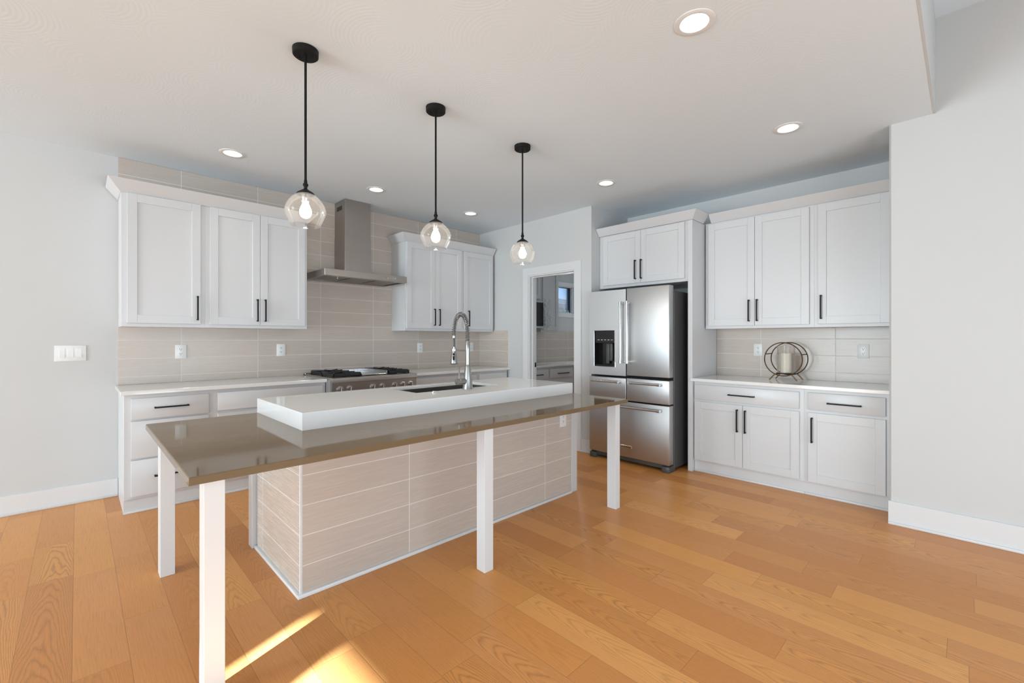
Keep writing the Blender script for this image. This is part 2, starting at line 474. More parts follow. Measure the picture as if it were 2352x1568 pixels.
class MB:
    def __init__(self):
        self.bm = bmesh.new()

    def box(self, x0, x1, y0, y1, z0, z1, bev=0.0015, seg=1):
        x0, x1 = min(x0, x1), max(x0, x1)
        y0, y1 = min(y0, y1), max(y0, y1)
        z0, z1 = min(z0, z1), max(z0, z1)
        r = bmesh.ops.create_cube(self.bm, size=1.0)
        vs = r['verts']
        for v in vs:
            v.co = Vector(((x0 + x1) / 2 + v.co.x * (x1 - x0), (y0 + y1) / 2 + v.co.y * (y1 - y0), (z0 + z1) / 2 + v.co.z * (z1 - z0)))
        bv = min(bev, 0.3 * min(x1 - x0, y1 - y0, z1 - z0))
        if bv > 1e-5:
            es = list({e for v in vs for e in v.link_edges})
            bmesh.ops.bevel(self.bm, geom=es, offset=bv, segments=seg, profile=0.5, affect='EDGES')
        return self

    def fbox(self, F, u0, u1, n0, n1, z0, z1, bev=0.0015, seg=1):
        """box in face coordinates: u along the face, n outwards from it, z up"""
        kind, P = F
        if kind == 'Y':
            return self.box(u0, u1, P - n1, P - n0, z0, z1, bev, seg)
        return self.box(P - n1, P - n0, u0, u1, z0, z1, bev, seg)

    def cyl(self, p0, p1, r0, r1=None, seg=24, caps=True):
        r1 = r0 if r1 is None else r1
        p0, p1 = Vector(p0), Vector(p1)
        d = p1 - p0
        q = d.to_track_quat('Z', 'Y').to_matrix()
        a, b = [], []
        for i in range(seg):
            t = 2 * pi * i / seg
            o = q @ Vector((cos(t), sin(t), 0))
            a.append(self.bm.verts.new(p0 + o * r0))
            b.append(self.bm.verts.new(p1 + o * r1))
        for i in range(seg):
            j = (i + 1) % seg
            self.bm.faces.new((a[i], a[j], b[j], b[i]))
        if caps:
            self.bm.faces.new(a[::-1])
            self.bm.faces.new(b)
        return self

    def lathe(self, prof, c, seg=48, close=False):
        """profile of (r, z) turned round the vertical through c"""
        rings = []
        for r, z in prof:
            if r < 1e-6:
                rings.append([self.bm.verts.new((c[0], c[1], c[2] + z))])
            else:
                rings.append([self.bm.verts.new((c[0] + r * cos(2 * pi * i / seg), c[1] + r * sin(2 * pi * i / seg), c[2] + z)) for i in range(seg)])
        pairs = list(zip(rings, rings[1:]))
        if close:
            pairs.append((rings[-1], rings[0]))
        for A, B in pairs:
            for i in range(seg):
                j = (i + 1) % seg
                if len(A) == 1 and len(B) == 1:
                    continue
                if len(A) == 1:
                    self.bm.faces.new((A[0], B[i], B[j]))
                elif len(B) == 1:
                    self.bm.faces.new((A[i], B[0], A[j]))
                else:
                    self.bm.faces.new((A[i], B[i], B[j], A[j]))
        return self

    def tube(self, pts, r, seg=10, closed=False):
        pts = [Vector(p) for p in pts]
        n = len(pts)
        tang = []
        for i in range(n):
            a = pts[(i - 1) % n] if (closed or i > 0) else pts[i]
            b = pts[(i + 1) % n] if (closed or i < n - 1) else pts[i]
            tang.append((b - a).normalized())
        ref = Vector((0, 0, 1)) if abs(tang[0].z) < 0.9 else Vector((1, 0, 0))
        nrm = (ref - tang[0] * ref.dot(tang[0])).normalized()
        rings = []
        for i in range(n):
            nrm = (nrm - tang[i] * nrm.dot(tang[i])).normalized()
            bi = tang[i].cross(nrm)
            rr = r[i] if isinstance(r, (list, tuple)) else r
            rings.append([self.bm.verts.new(pts[i] + (nrm * cos(2 * pi * k / seg) + bi * sin(2 * pi * k / seg)) * rr) for k in range(seg)])
        rng = n if closed else n - 1
        for i in range(rng):
            A, B = rings[i], rings[(i + 1) % n]
            for k in range(seg):
                j = (k + 1) % seg
                self.bm.faces.new((A[k], A[j], B[j], B[k]))
        if not closed:
            self.bm.faces.new(rings[0][::-1])
            self.bm.faces.new(rings[-1])
        return self

    def prism(self, poly, axis, a0, a1):
        """polygon of 2-D points extruded along an axis ('x': pts are (y,z); 'y': pts are (x,z))"""
        def mk(p, t):
            return (t, p[0], p[1]) if axis == 'x' else (p[0], t, p[1])
        A = [self.bm.verts.new(mk(p, a0)) for p in poly]
        B = [self.bm.verts.new(mk(p, a1)) for p in poly]
        n = len(poly)
        for i in range(n):
            j = (i + 1) % n
            self.bm.faces.new((A[i], A[j], B[j], B[i]))
        self.bm.faces.new(A[::-1])
        self.bm.faces.new(B)
        return self

    def build(self, name, mat, parent=None, base=None, angle=35):
        bm = self.bm
        bmesh.ops.recalc_face_normals(bm, faces=bm.faces[:])
        me = bpy.data.meshes.new(name)
        if parent is None:
            if base is None:
                xs = [v.co.x for v in bm.verts]
                ys = [v.co.y for v in bm.verts]
                zs = [v.co.z for v in bm.verts]
                base = ((min(xs) + max(xs)) / 2, (min(ys) + max(ys)) / 2, min(zs))
            org = Vector(base)
        else:
            r = parent
            org = Vector((0, 0, 0))
            while r is not None:
                org += r.location
                r = r.parent
        bmesh.ops.translate(bm, verts=bm.verts[:], vec=-org)
        bm.to_mesh(me)
        bm.free()
        me.materials.append(mat)
        me.polygons.foreach_set('use_smooth', [True] * len(me.polygons))
        me.set_sharp_from_angle(angle=radians(angle))
        o = bpy.data.objects.new(name, me)
        COL.objects.link(o)
        if parent is None:
            o.location = org
        else:
            o.parent = parent
        return o


def tag(o, label, cat, group=None):
    o['label'] = label
    o['category'] = cat
    if group:
        o['group'] = group
    return o


def thing(name, loc, label, cat, group=None):
    o = bpy.data.objects.new(name, None)
    o.empty_display_size = 0.1
    o.location = loc
    COL.objects.link(o)
    return tag(o, label, cat, group)


def struct(o):
    o['kind'] = 'structure'
    return o


def copy_tree(o, parent=None):
    c = o.copy()
    COL.objects.link(c)
    if parent is not None:
        c.parent = parent
    for ch in list(o.children):
        copy_tree(ch, c)
    return c


def box1(name, mat, x0, x1, y0, y1, z0, z1, bev=0.0, parent=None):
    return MB().box(x0, x1, y0, y1, z0, z1, bev).build(name, mat, parent)


# ------------------------------------------------------------------ setting
HC, HU = 2.807, 3.44
YB = 4.93          # range wall
XD = 4.166         # wall with the pantry door
YA = 2.967         # where the door wall ends and the fridge alcove starts
XA = 4.933         # back of the alcove
XR, YR = 4.0995, 0.378   # right wall face and its end
YS = 0.153         # edge of the dropped ceiling
XW, YWR = -4.5, -3.2
XN, YN = -7.5, 0.50   # unseen nook added beyond the left wall for distant fill light
XP = 6.62          # pantry end wall


def wall_with_holes(name, axis, p0, p1, u0, u1, z0, z1, holes):
    """wall slab between p0 and p1 along axis, spanning u0..u1; holes are (ua, ub, za, zb)"""
    us = sorted({u0, u1, *[h[0] for h in holes], *[h[1] for h in holes]})
    mb = MB()
    for a, b in zip(us, us[1:]):
        cuts = sorted([(h[2], h[3]) for h in holes if h[0] <= a + 1e-6 and h[1] >= b - 1e-6])
        z = z0
        for za, zb in cuts + [(z1, z1)]:
            if za > z + 1e-6:
                if axis == 'y':
                    mb.box(a, b, p0, p1, z, za, 0)
                else:
                    mb.box(p0, p1, a, b, z, za, 0)
            z = max(z, zb)
    return struct(mb.build(name, M['wall']))


struct(box1('floor', M['floor'], XN - 0.1, XP + 0.1, YWR - 0.1, YB + 0.1, -0.12, 0.0))

WX0, WX1, WZ0, WZ1 = 5.80, 6.37, 1.75, 2.215   # pantry window opening
wall_with_holes('wall_back', 'y', YB, YB + 0.14, XN - 0.14, XP + 0.14, 0, HU, [(WX0, WX1, WZ0, WZ1)])
DY0, DY1, DZ = 3.197, 3.941, 2.112
wall_with_holes('wall_door', 'x', XD, XD + 0.12, YA, YB, 0, HC, [(DY0, DY1, 0, DZ)])
struct(box1('wall_alcove_side', M['wall'], XD + 0.12, XP, YA, YA + 0.12, 0, HC))
struct(box1('wall_alcove', M['wall'], XA, XA + 0.12, YR, YA, 0, HC))
struct(box1('wall_right', M['wall'], XR, XA + 0.12, YWR - 0.14, YR, -0.02, HU + 0.1, 0.012))
struct(box1('wall_pantry_end', M['wall'], XP, XP + 0.12, YA + 0.12, YB, 0, HC))
# left wall: high windows shaped to form the sun patch; rear wall: three tall windows
PW = [(-0.42, -0.07), (0.10, 0.222)]
wall_with_holes('wall_left', 'x', XW - 0.14, XW, YWR - 0.14, YN, 0, HU, [(a, b, 1.45, 2.09) for a, b in PW])
NW = [(0.75, 2.5), (2.7, 4.5)]
wall_with_holes('wall_added_nook', 'x', XN - 0.14, XN, YN - 0.14, YB, 0, HC, [(a, b, 0.35, 2.4) for a, b in NW])  # outer wall of the unseen nook, added to move fill light back
struct(box1('wall_added_nook_side', M['wall'], XN, XW - 0.14, YN - 0.14, YN, 0, HC))
RW = [(-3.6, -1.9), (-1.5, 0.2), (0.6, 2.3)]
wall_with_holes('wall_rear', 'y', YWR - 0.14, YWR, XW, XR, 0, HU, [(a, b, 0.35, 2.5) for a, b in RW])

# ceiling: low plane with round cut-outs for the recessed lights, riser, high plane
CANS = [(2.103, 0.905), (3.634, 0.889), (3.658, 2.434), (3.384, 4.167), (2.159, 4.166), (0.904, 4.171)]


def make_ceiling():
    mb = MB()
    mb.box(XN, XP, YS, YB, HC, HC + 0.10, 0)
    o = mb.build('ceiling', M['ceil'])
    cm = MB()
    for x, y in CANS:
        cm.cyl((x, y, HC - 0.05), (x, y, HC + 0.06), 0.0735, seg=48)
    c = cm.build('cutter', M['ceil'])
    md = o.modifiers.new('b', 'BOOLEAN')
    md.operation = 'DIFFERENCE'
    md.solver = 'EXACT'
    md.object = c
    bpy.context.view_layer.update()
    dg = bpy.context.evaluated_depsgraph_get()
    me = bpy.data.meshes.new_from_object(o.evaluated_get(dg))
    o.modifiers.clear()
    me.polygons.foreach_set('use_smooth', [False] * len(me.polygons))
    o.data = me
    bpy.data.objects.remove(c)
    struct(o)
    hi = MB()
    hi.box(XW, XR, YS, YS + 0.10, HC + 0.10, HU, 0)
    hi.build('wall_riser', M['wall'])
    struct(bpy.data.objects['wall_riser'])
    struct(box1('ceiling_upper', M['ceil'], XW, XR, YWR, YS + 0.10, HU, HU + 0.1))
    # the painted drywall face of the drop, just covering the edge of the low ceiling
    struct(box1('trim_1', M['wall'], XW, XR, YS - 0.012, YS, HC - 0.001, HU, 0.0))


make_ceiling()


def baseboard(name, F, u0, u1, h):
    mb = MB()
    mb.fbox(F, u0, u1, 0, 0.014, 0, h, 0.002)
    mb.fbox(F, u0, u1, 0.014, 0.026, 0, 0.018, 0.005, 2)
    return struct(mb.build(name, M['trimw']))


baseboard('baseboard_back', ('Y', YB), XN, 0.243, 0.145)
baseboard('baseboard_right', ('X', XR), YWR, YR + 0.004, 0.160)
baseboard('baseboard_door', ('X', XD), YA, 3.10, 0.145)
struct(MB().box(XD - 0.014, XD - 0.0, YA - 0.014, YA, 0, 0.145, 0.002).build('baseboard_alcove', M['trimw']))

# door casing, jamb and stop of the pantry opening
mb = MB()
F = ('X', XD)
mb.fbox(F, 3.101, DY0, 0, 0.018, 0, DZ + 0.094, 0)
mb.fbox(F, DY1, DY1 + 0.094, 0, 0.018, 0, DZ + 0.094, 0)
mb.fbox(F, DY0, DY1, 0, 0.018, DZ, DZ + 0.094, 0)
mb.box(XD - 0.004, XD + 0.124, DY0, DY0 + 0.016, 0, DZ, 0)
mb.box(XD - 0.004, XD + 0.124, DY1 - 0.016, DY1, 0, DZ, 0)
mb.box(XD - 0.004, XD + 0.124, DY0 + 0.016, DY1 - 0.016, DZ - 0.016, DZ, 0)
mb.box(XD + 0.045, XD + 0.080, DY1 - 0.028, DY1 - 0.015, 0, DZ - 0.016, 0)
mb.box(XD + 0.045, XD + 0.080, DY0 + 0.015, DY0 + 0.028, 0, DZ - 0.016, 0)
mb.box(XD + 0.045, XD + 0.080, DY0 + 0.028, DY1 - 0.028, DZ - 0.028, DZ - 0.015, 0)
casing = struct(mb.build('door_1', M['trimw']))
MB().box(XD + 0.088, XD + 0.118, DY1 - 0.0195, DY1 - 0.0155, 0.93, 0.99, 0.001).build('strike_plate', M['black'], casing)

# pantry window: casing, white frame, black sash, pane, crank
mb = MB()
F = ('Y', YB)
wa, wb, za, zb = WX0, WX1, WZ0, WZ1
cw = 0.075
mb.fbox(F, wa - cw, wa, 0, 0.018, za - cw, zb + cw, 0.002)
mb.fbox(F, wb, wb + cw, 0, 0.018, za - cw, zb + cw, 0.002)
mb.fbox(F, wa, wb, 0, 0.018, zb, zb + cw, 0.002)
mb.fbox(F, wa, wb, 0, 0.018, za - cw, za, 0.002)
mb.box(wa, wa + 0.02, YB, YB + 0.13, za, zb, 0)
mb.box(wb - 0.03, wb, YB, YB + 0.13, za, zb, 0)
mb.box(wa, wb, YB, YB + 0.13, zb - 0.01, zb, 0)
mb.box(wa, wb, YB, YB + 0.13, za, za + 0.01, 0)
win = struct(mb.build('window_1', M['trimw']))
mb = MB()
mb.box(wa + 0.02, wa + 0.045, YB + 0.05, YB + 0.09, za + 0.01, zb - 0.01, 0.001)
mb.box(wb - 0.050, wb - 0.03, YB + 0.05, YB + 0.09, za + 0.01, zb - 0.01, 0.001)
mb.box(wa + 0.045, wb - 0.050, YB + 0.05, YB + 0.09, zb - 0.016, zb - 0.01, 0.001)
mb.box(wa + 0.045, wb - 0.050, YB + 0.05, YB + 0.09, za + 0.01, za + 0.018, 0.001)
mb.build('sash', M['sash'], win)
MB().box(wa + 0.045, wb - 0.050, YB + 0.068, YB + 0.073, za + 0.018, zb - 0.016, 0).build('pane', M['pane'], win)
mb = MB()
mb.box(wb - 0.16, wb - 0.085, YB + 0.028, YB + 0.048, za + 0.01, za + 0.028, 0.003)
mb.tube([(wb - 0.10, YB + 0.03, za + 0.024), (wb - 0.12, YB + 0.02, za + 0.045), (wb - 0.165, YB + 0.018, za + 0.05)], 0.006)
mb.build('crank_handle', M['trimw'], win)


def big_window(name, axis, p, spans, z0, z1):
    mb = MB()
    g = MB()
    for a, b in spans:
        t = 0.02
        for (u0, u1, zz0, zz1) in ((a, a + t, z0, z1), (b - t, b, z0, z1), (a + t, b - t, z0, z0 + t), (a + t, b - t, z1 - t, z1)):
            if axis == 'x':
                mb.box(p - 0.10, p - 0.04, u0, u1, zz0, zz1, 0)
            else:
                mb.box(u0, u1, p - 0.10, p - 0.04, zz0, zz1, 0)
        if axis == 'x':
            g.box(p - 0.075, p - 0.069, a + t, b - t, z0 + t, z1 - t, 0)
        else:
            g.box(a + t, b - t, p - 0.075, p - 0.069, z0 + t, z1 - t, 0)
    o = struct(mb.build(name, M['trimw']))
    g.build('pane', M['pane'], o)


big_window('window_2', 'x', XW, PW, 1.45, 2.09)
big_window('window_4', 'x', XN, NW, 0.35, 2.4)  # windows of the added, unseen nook
big_window('window_3', 'y', YWR, RW, 0.35, 2.5)

# ------------------------------------------------------------------ tiled wall panels
tag(box1('tile_backsplash', M['tile_back'], 0.245, XD - 0.001, YB - 0.010, YB - 0.0005, 0.915, HC - 0.002),
    'taupe linen-look tile covering the range wall from worktop to ceiling', 'backsplash')
tag(box1('tile_backsplash', M['tile_side'], XD - 0.010, XD - 0.0005, 4.312, YB - 0.0105, 0.915, 1.412),
    'short strip of taupe tile on the door wall, above the right worktop end', 'backsplash')
tag(box1('tile_backsplash', M['tile_alc'], XA - 0.010, XA - 0.0005, YR + 0.002, 1.872, 0.915, 1.40),
    'taupe tile behind the candle holder, between right worktop and upper cabinets', 'backsplash')
tag(box1('tile_backsplash', M['tile_back'], XD + 0.122, XP - 0.002, YB - 0.010, YB - 0.0005, 0.911, 1.440),
    'tan tile seen through the doorway, above the pantry worktop', 'backsplash')

# ------------------------------------------------------------------ cabinets


def door_mb(F, u0, u1, z0, z1, thick=0.020, stile=0.062, rail=0.066, recess=0.009):
    """five-piece shaker front; back of the door lies on the face plane"""
    mb = MB()
    mb.fbox(F, u0, u0 + stile, 0, thick, z0, z1, 0.0015)
    mb.fbox(F, u1 - stile, u1, 0, thick, z0, z1, 0.0015)
    mb.fbox(F, u0 + stile, u1 - stile, 0, thick, z1 - rail, z1, 0.0012)
    mb.fbox(F, u0 + stile, u1 - stile, 0, thick, z0, z0 + rail, 0.0012)
    mb.fbox(F, u0 + stile - 0.004, u1 - stile + 0.004, 0, thick - recess, z0 + rail - 0.004, z1 - rail + 0.004, 0)
    return mb


def pull_mb(F, n, uc, zc, length, vertical):
    """square bar pull standing on two posts, n = distance of the door surface from the face"""
    mb = MB()
    t = 0.0055
    L = length / 2
    if vertical:
        mb.fbox(F, uc - t, uc + t, n + 0.022, n + 0.033, zc - L, zc + L, 0.001)
        for s in (-1, 1):
            z = zc + s * (L - t)
            mb.fbox(F, uc - t, uc + t, n - 0.0005, n + 0.024, z - t, z + t, 0.0008)
    else:
        mb.fbox(F, uc - L, uc + L, n + 0.022, n + 0.033, zc - t, zc + t, 0.001)
        for s in (-1, 1):
            u = uc + s * (L - t)
            mb.fbox(F, u - t, u + t, n - 0.0005, n + 0.024, zc - t, zc + t, 0.0008)
    return mb


def add_door(root, F, u0, u1, z0, z1, pull=None, length=0.206):
    d = door_mb(F, u0, u1, z0, z1).build('door', M['cab'], root)
    if pull:
        pull_mb(F, 0.020, pull[0], pull[1], length, True).build('handle', M['black'], d)
    return d


def add_drawer(root, F, u0, u1, z0, z1, pull=None, length=0.215):
    d = MB().fbox(F, u0, u1, 0, 0.020, z0, z1, 0.004, 2).build('drawer', M['cab'], root)
    if pull:
        pull_mb(F, 0.020, pull[0], pull[1], length, False).build('handle', M['black'], d)
    return d


def cab_root(name, F, u0, u1, depth, z0, label, cat):
    kind, P = F
    um = (u0 + u1) / 2
    loc = (um, P + depth / 2, z0) if kind == 'Y' else (P + depth / 2, um, z0)
    return thing(name, loc, label, cat)


def upper_cab(F, u0, u1, z0, z1, depth, label, doors):
    r = cab_root('upper_cabinet', F, u0, u1, depth, z0, label, 'cabinet')
    MB().fbox(F, u0, u1, -depth, 0, z0, z1, 0.0015).build('carcass', M['cab'], r)
    for d in doors:
        add_door(r, F, *d)
    return r


def base_cab(F, u0, u1, depth, label, doors=(), drawers=(), z1=0.883):
    r = cab_root('base_cabinet', F, u0, u1, depth, 0, label, 'cabinet')
    MB().fbox(F, u0, u1, -depth, 0, 0.105, z1, 0.0015).build('carcass', M['cab'], r)
    mb = MB()
    mb.fbox(F, u0, u1, -depth, -0.016, 0, 0.105, 0)
    mb.fbox(F, u0, u1, -0.016, -0.004, 0, 0.019, 0.004, 2)
    mb.build('toe_kick', M['cab'], r)
    for d in doors:
        add_door(r, F, *d)
    for d in drawers:
        add_drawer(r, F, *d)
    return r


def crown(name, F, u0, u1, z0, z1, label, out=0.078, left=None, right=None, depth=0.32):
    """slanted crown board along a cabinet front, with mitred returns on open ends"""
    kind, P = F
    mb = MB()
    t = 0.016
    ll = out if left else 0.0
    rr = out if right else 0.0

    def pt(u, n, z):
        return (u, P - n, z) if kind == 'Y' else (P - n, u, z)

    def quad(a, b, c, d):
        mb.bm.faces.new([mb.bm.verts.new(pt(*q)) for q in (a, b, c, d)])
    n0 = 0.004

    def board(inner):
        o = t if inner else 0.0
        return [(u0 - 0.004 * bool(left) + (o if left else 0), n0 - o, z0), (u1 + 0.004 * bool(right) - (o if right else 0), n0 - o, z0),
                (u1 + rr - (o if right else 0), out - o, z1), (u0 - ll + (o if left else 0), out - o, z1)]
    A, B = board(False), board(True)
    quad(*A)
    quad(*B[::-1])
    quad(A[3], A[2], B[2], B[3])
    quad(A[0], A[1], B[1], B[0])
    # lower flat fillet under the slope
    for side, on in (('l', left), ('r', right)):
        if not on:
            s = 0 if side == 'l' else 1
            quad(A[s], B[s], B[3 - s], A[3 - s])
            continue
        back = -depth
        if side == 'l':
            a0, a1 = A[0], A[3]
            b0, b1 = B[0], B[3]
        else:
            a0, a1 = A[1], A[2]
            b0, b1 = B[1], B[2]
        c0, c1 = (a0[0], back, z0), (a1[0], back, z1)
        e0, e1 = (b0[0], back, z0), (b1[0], back, z1)
        quad(a0, a1, c1, c0)
        quad(b0, b1, e1, e0)
        quad(a1, b1, e1, c1)
        quad(a0, b0, e0, c0)
        quad(c0, c1, e1, e0)
    bmesh.ops.remove_doubles(mb.bm, verts=mb.bm.verts[:], dist=0.0002)
    o = mb.build(name, M['cab'], None, None, 20)
    return tag(o, label, 'crown moulding')


FU = ('Y', 4.607)      # upper cabinets on the range wall
DU = YB - 0.0105 - 4.607
ZB, ZT = 1.396, 2.447
upper_cab(FU, 0.245, 0.791, ZB, ZT, DU, 'white upper cabinet with one wide door, far left on the range wall',
          [(0.280, 0.758, 1.425, 2.446, (0.734, 1.560))])
upper_cab(FU, 0.791, 1.643, ZB, ZT, DU, 'white upper cabinet with paired doors, just left of the range hood',
          [(0.825, 1.2165, 1.425, 2.446, (1.192, 1.561)), (1.2195, 1.618, 1.425, 2.446, (1.258, 1.562))])
crown('crown_molding', FU, 0.245, 1.643, 2.4473, 2.536, 'white crown on top of the upper cabinets left of the hood', 0.080, True, True, DU)
upper_cab(FU, 2.752, 3.597, ZB, ZT, DU, 'white upper cabinet with paired doors, right of the range hood',
          [(2.768, 3.1665, 1.425, 2.444, (3.150, 1.565)), (3.1695, 3.576, 1.425, 2.444, (3.222, 1.565))])
upper_cab(FU, 3.597, 4.142, ZB, ZT, DU, 'white single-door upper cabinet in the corner beside the pantry door wall',
          [(3.619, 4.125, 1.425, 2.444, (3.688, 1.566))])
crown('crown_molding', FU, 2.752, 4.142, 2.4473, 2.536, 'white crown on top of the upper cabinets right of the hood', 0.068, True, False, DU)

FB = ('Y', 4.334)
DB = YB - 4.334 - 0.002
base_cab(FB, 0.245, 0.800, DB, 'white three-drawer base cabinet at the left end of the range wall', (),
         [(0.285, 0.769, 0.696, 0.854, (0.527, 0.778)), (0.285, 0.769, 0.406, 0.684, (0.527, 0.552)), (0.285, 0.769, 0.125, 0.394, (0.527, 0.262))])
base_cab(FB, 0.800, 1.715, DB, 'white base cabinet with one wide drawer, immediately left of the range',
         [(0.831, 1.2555, 0.125, 0.684, (1.215, 0.56)), (1.2585, 1.684, 0.125, 0.684, (1.300, 0.56))],
         [(0.831, 1.684, 0.706, 0.855, None)])
base_cab(FB, 2.638, 3.633, DB, 'white base cabinet with a wide drawer, right of the range behind the island',
         [(2.670, 3.136, 0.125, 0.684, (3.095, 0.56)), (3.139, 3.605, 0.125, 0.684, (3.180, 0.56))],
         [(2.670, 3.605, 0.706, 0.852, None)])
base_cab(FB, 3.633, 4.150, DB, 'narrow white base cabinet in the corner by the pantry door wall',
         [(3.661, 4.130, 0.125, 0.684, (3.700, 0.56))], [(3.661, 4.130, 0.706, 0.852, None)])

tag(box1('worktop', M['quartz'], 0.224, 1.7165, 4.2855, YB - 0.0015, 0.884, 0.914, 0.003),
    'white quartz worktop left of the range', 'countertop')
tag(box1('worktop', M['quartz'], 2.6365, 4.1645, 4.2855, YB - 0.0015, 0.884, 0.914, 0.003),
    'white quartz worktop right of the range, running to the door wall', 'countertop')

# right-hand run (fridge wall)
FRU = ('X', 4.600)
DRU = XA - 0.0105 - 4.600
ZTR = 2.470
upper_cab(FRU, 0.923, 1.862, 1.400, ZTR, DRU, 'white upper cabinet with paired doors, right of the fridge',
          [(1.396 + 0.0015, 1.829, 1.428, 2.456, (1.444, 1.568)), (0.958, 1.396 - 0.0015, 1.428, 2.456, (1.373, 1.569))])
upper_cab(FRU, YR + 0.003, 0.923, 1.400, ZTR, DRU, 'white single-door upper cabinet against the right wall end',
          [(YR + 0.036, 0.895, 1.428, 2.458, (0.870, 1.573))])
crown('crown_molding', FRU, YR + 0.004, 1.806, 2.4703, 2.548, 'white crown on top of the upper cabinets right of the fridge', 0.070, False, False, DRU)
FRB = ('X', 4.347)
DRB = XA - 4.347 - 0.002
base_cab(FRB, 0.944, 1.8725, DRB, 'white base cabinet with wide drawer over paired doors, next to the fridge',
         [(1.4225, 1.862, 0.121, 0.690, (1.463, 0.549)), (0.977, 1.4195, 0.121, 0.690, (1.395, 0.547))],
         [(0.977, 1.862, 0.711, 0.854, (1.429, 0.780), 0.224)])
base_cab(FRB, YR + 0.003, 0.944, DRB, 'white base cabinet with drawer over a single door, against the right wall end',
         [(YR + 0.040, 0.914, 0.118, 0.690, (0.885, 0.548))], [(YR + 0.040, 0.914, 0.713, 0.856, (0.671, 0.779), 0.220)])
mb = MB()
mb.box(4.297, XA - 0.0015, YR + 0.002, 1.8725, 0.884, 0.914, 0.003)
mb.box(4.297, 4.3095, 1.8705, 1.892, 0.884, 0.914, 0.002)
tag(mb.build('worktop', M['quartz']), 'white quartz worktop under the candle holder, right of the fridge', 'countertop')

# fridge surround
tag(box1('end_panel', M['cab'], 4.311, XA - 0.002, 1.8745, 1.9195, 0, 2.470, 0.0015),
    'tall white side panel between the fridge and the right cabinets', 'panel')
FRF = ('X', 4.330)
upper_cab(FRF, 1.9205, 2.964, 1.872, 2.478, XA - 4.33 - 0.002, 'short white cabinet with paired doors above the fridge',
          [(2.437, 2.910, 1.903, 2.464, (2.492, 2.045)), (1.955, 2.434, 1.903, 2.464, (2.422, 2.045))])
crown('crown_molding', ('X', 4.311), 1.8745, 2.962, 2.472, 2.552, 'white crown above the fridge cabinet, standing forward of its neighbour', 0.066, True, False, 0.25)

# ------------------------------------------------------------------ fridge
fr = thing('refrigerator', (4.45, 2.455, 0), 'stainless steel french door refrigerator with water dispenser', 'refrigerator')
FF = ('X', 4.153)      # plane behind the doors
FN = 0.092             # door thickness -> front at 4.061
mb = MB()
mb.box(4.165, 4.88, 1.990, 2.918, 0.030, 1.770, 0.004)
mb.build('body', M['darksteel'], fr)
MB().box(4.152, 4.166, 2.00, 2.910, 0.08, 1.765, 0).build('gasket', M['deepblack'], fr)


def fridge_front(name, y0, y1, z0, z1):
    return MB().fbox(FF, y0, y1, 0, FN, z0, z1, 0.006, 3).build(name, M['steel'], fr)


# left door has a cut-out for the dispenser
dl = MB()
yl0, yl1, zd0, zd1 = 2.462, 2.918, 0.912, 1.815
dy0, dy1, dz0, dz1 = 2.590, 2.858, 1.000, 1.390
dl.fbox(FF, yl0, dy0, 0, FN, zd0, zd1, 0)
dl.fbox(FF, dy1, yl1, 0, FN, zd0, zd1, 0)
dl.fbox(FF, dy0, dy1, 0, FN, zd0, dz0, 0)
dl.fbox(FF, dy0, dy1, 0, FN, dz1, zd1, 0)
door_l = dl.build('door', M['steel'], fr)
door_r = fridge_front('door', 1.990, 2.4535, zd0 + 0.008, zd1 + 0.004)
dr_l = fridge_front('drawer', 2.462, 2.918, 0.660, 0.890)
dr_r = fridge_front('drawer', 1.990, 2.4535, 0.660, 0.893)
dr_b = fridge_front('drawer', 1.990, 2.918, 0.076, 0.648)
# dispenser
dp = MB()
dp.fbox(FF, dy0, dy1, 0.005, 0.012, dz0, dz1, 0)
dp.fbox(FF, dy0, dy0 + 0.006, 0.01, FN - 0.002, dz0, dz1, 0)
dp.fbox(FF, dy1 - 0.006, dy1, 0.01, FN - 0.002, dz0, dz1, 0)
dp.fbox(FF, dy0, dy1, 0.01, FN - 0.004, dz0, dz0 + 0.022, 0.002)
disp = dp.build('dispenser', M['blackgloss'], door_l)
cp = MB()
cp.fbox(FF, dy0 + 0.004, dy1 - 0.004, 0.012, FN - 0.010, 1.252, dz1 - 0.003, 0.004)
cp.build('control_panel', M['blackgloss'], disp)
mb = MB()
for k in range(5):
    mb.fbox(FF, dy0 + 0.035 + k * 0.042, dy0 + 0.058 + k * 0.042, FN - 0.0105, FN - 0.0092, 1.286, 1.290, 0)
mb.build('control_marks', M['plastic'], disp)
mb = MB()
mb.fbox(FF, 2.695, 2.735, 0.02, 0.045, 1.03, 1.252, 0.006, 2)
mb.fbox(FF, 2.650, 2.690, 0.02, 0.050, 1.06, 1.252, 0.006, 2)
mb.build('paddle', M['darksteel'], disp)
mb = MB()
mb.fbox(FF, dy1 - 0.006, dy1 + 0.004, FN - 0.004, FN + 0.003, dz0 - 0.004, dz1 + 0.004, 0.001)
mb.fbox(FF, dy0 - 0.004, dy0 + 0.006, FN - 0.004, FN + 0.003, dz0 - 0.004, dz1 + 0.004, 0.001)
mb.fbox(FF, dy0, dy1, FN - 0.004, FN + 0.003, dz0 - 0.004, dz0 + 0.002, 0.001)
mb.fbox(FF, dy0, dy1, FN - 0.004, FN + 0.003, dz1 - 0.002, dz1 + 0.004, 0.001)
mb.build('bezel', M['chrome'], disp)


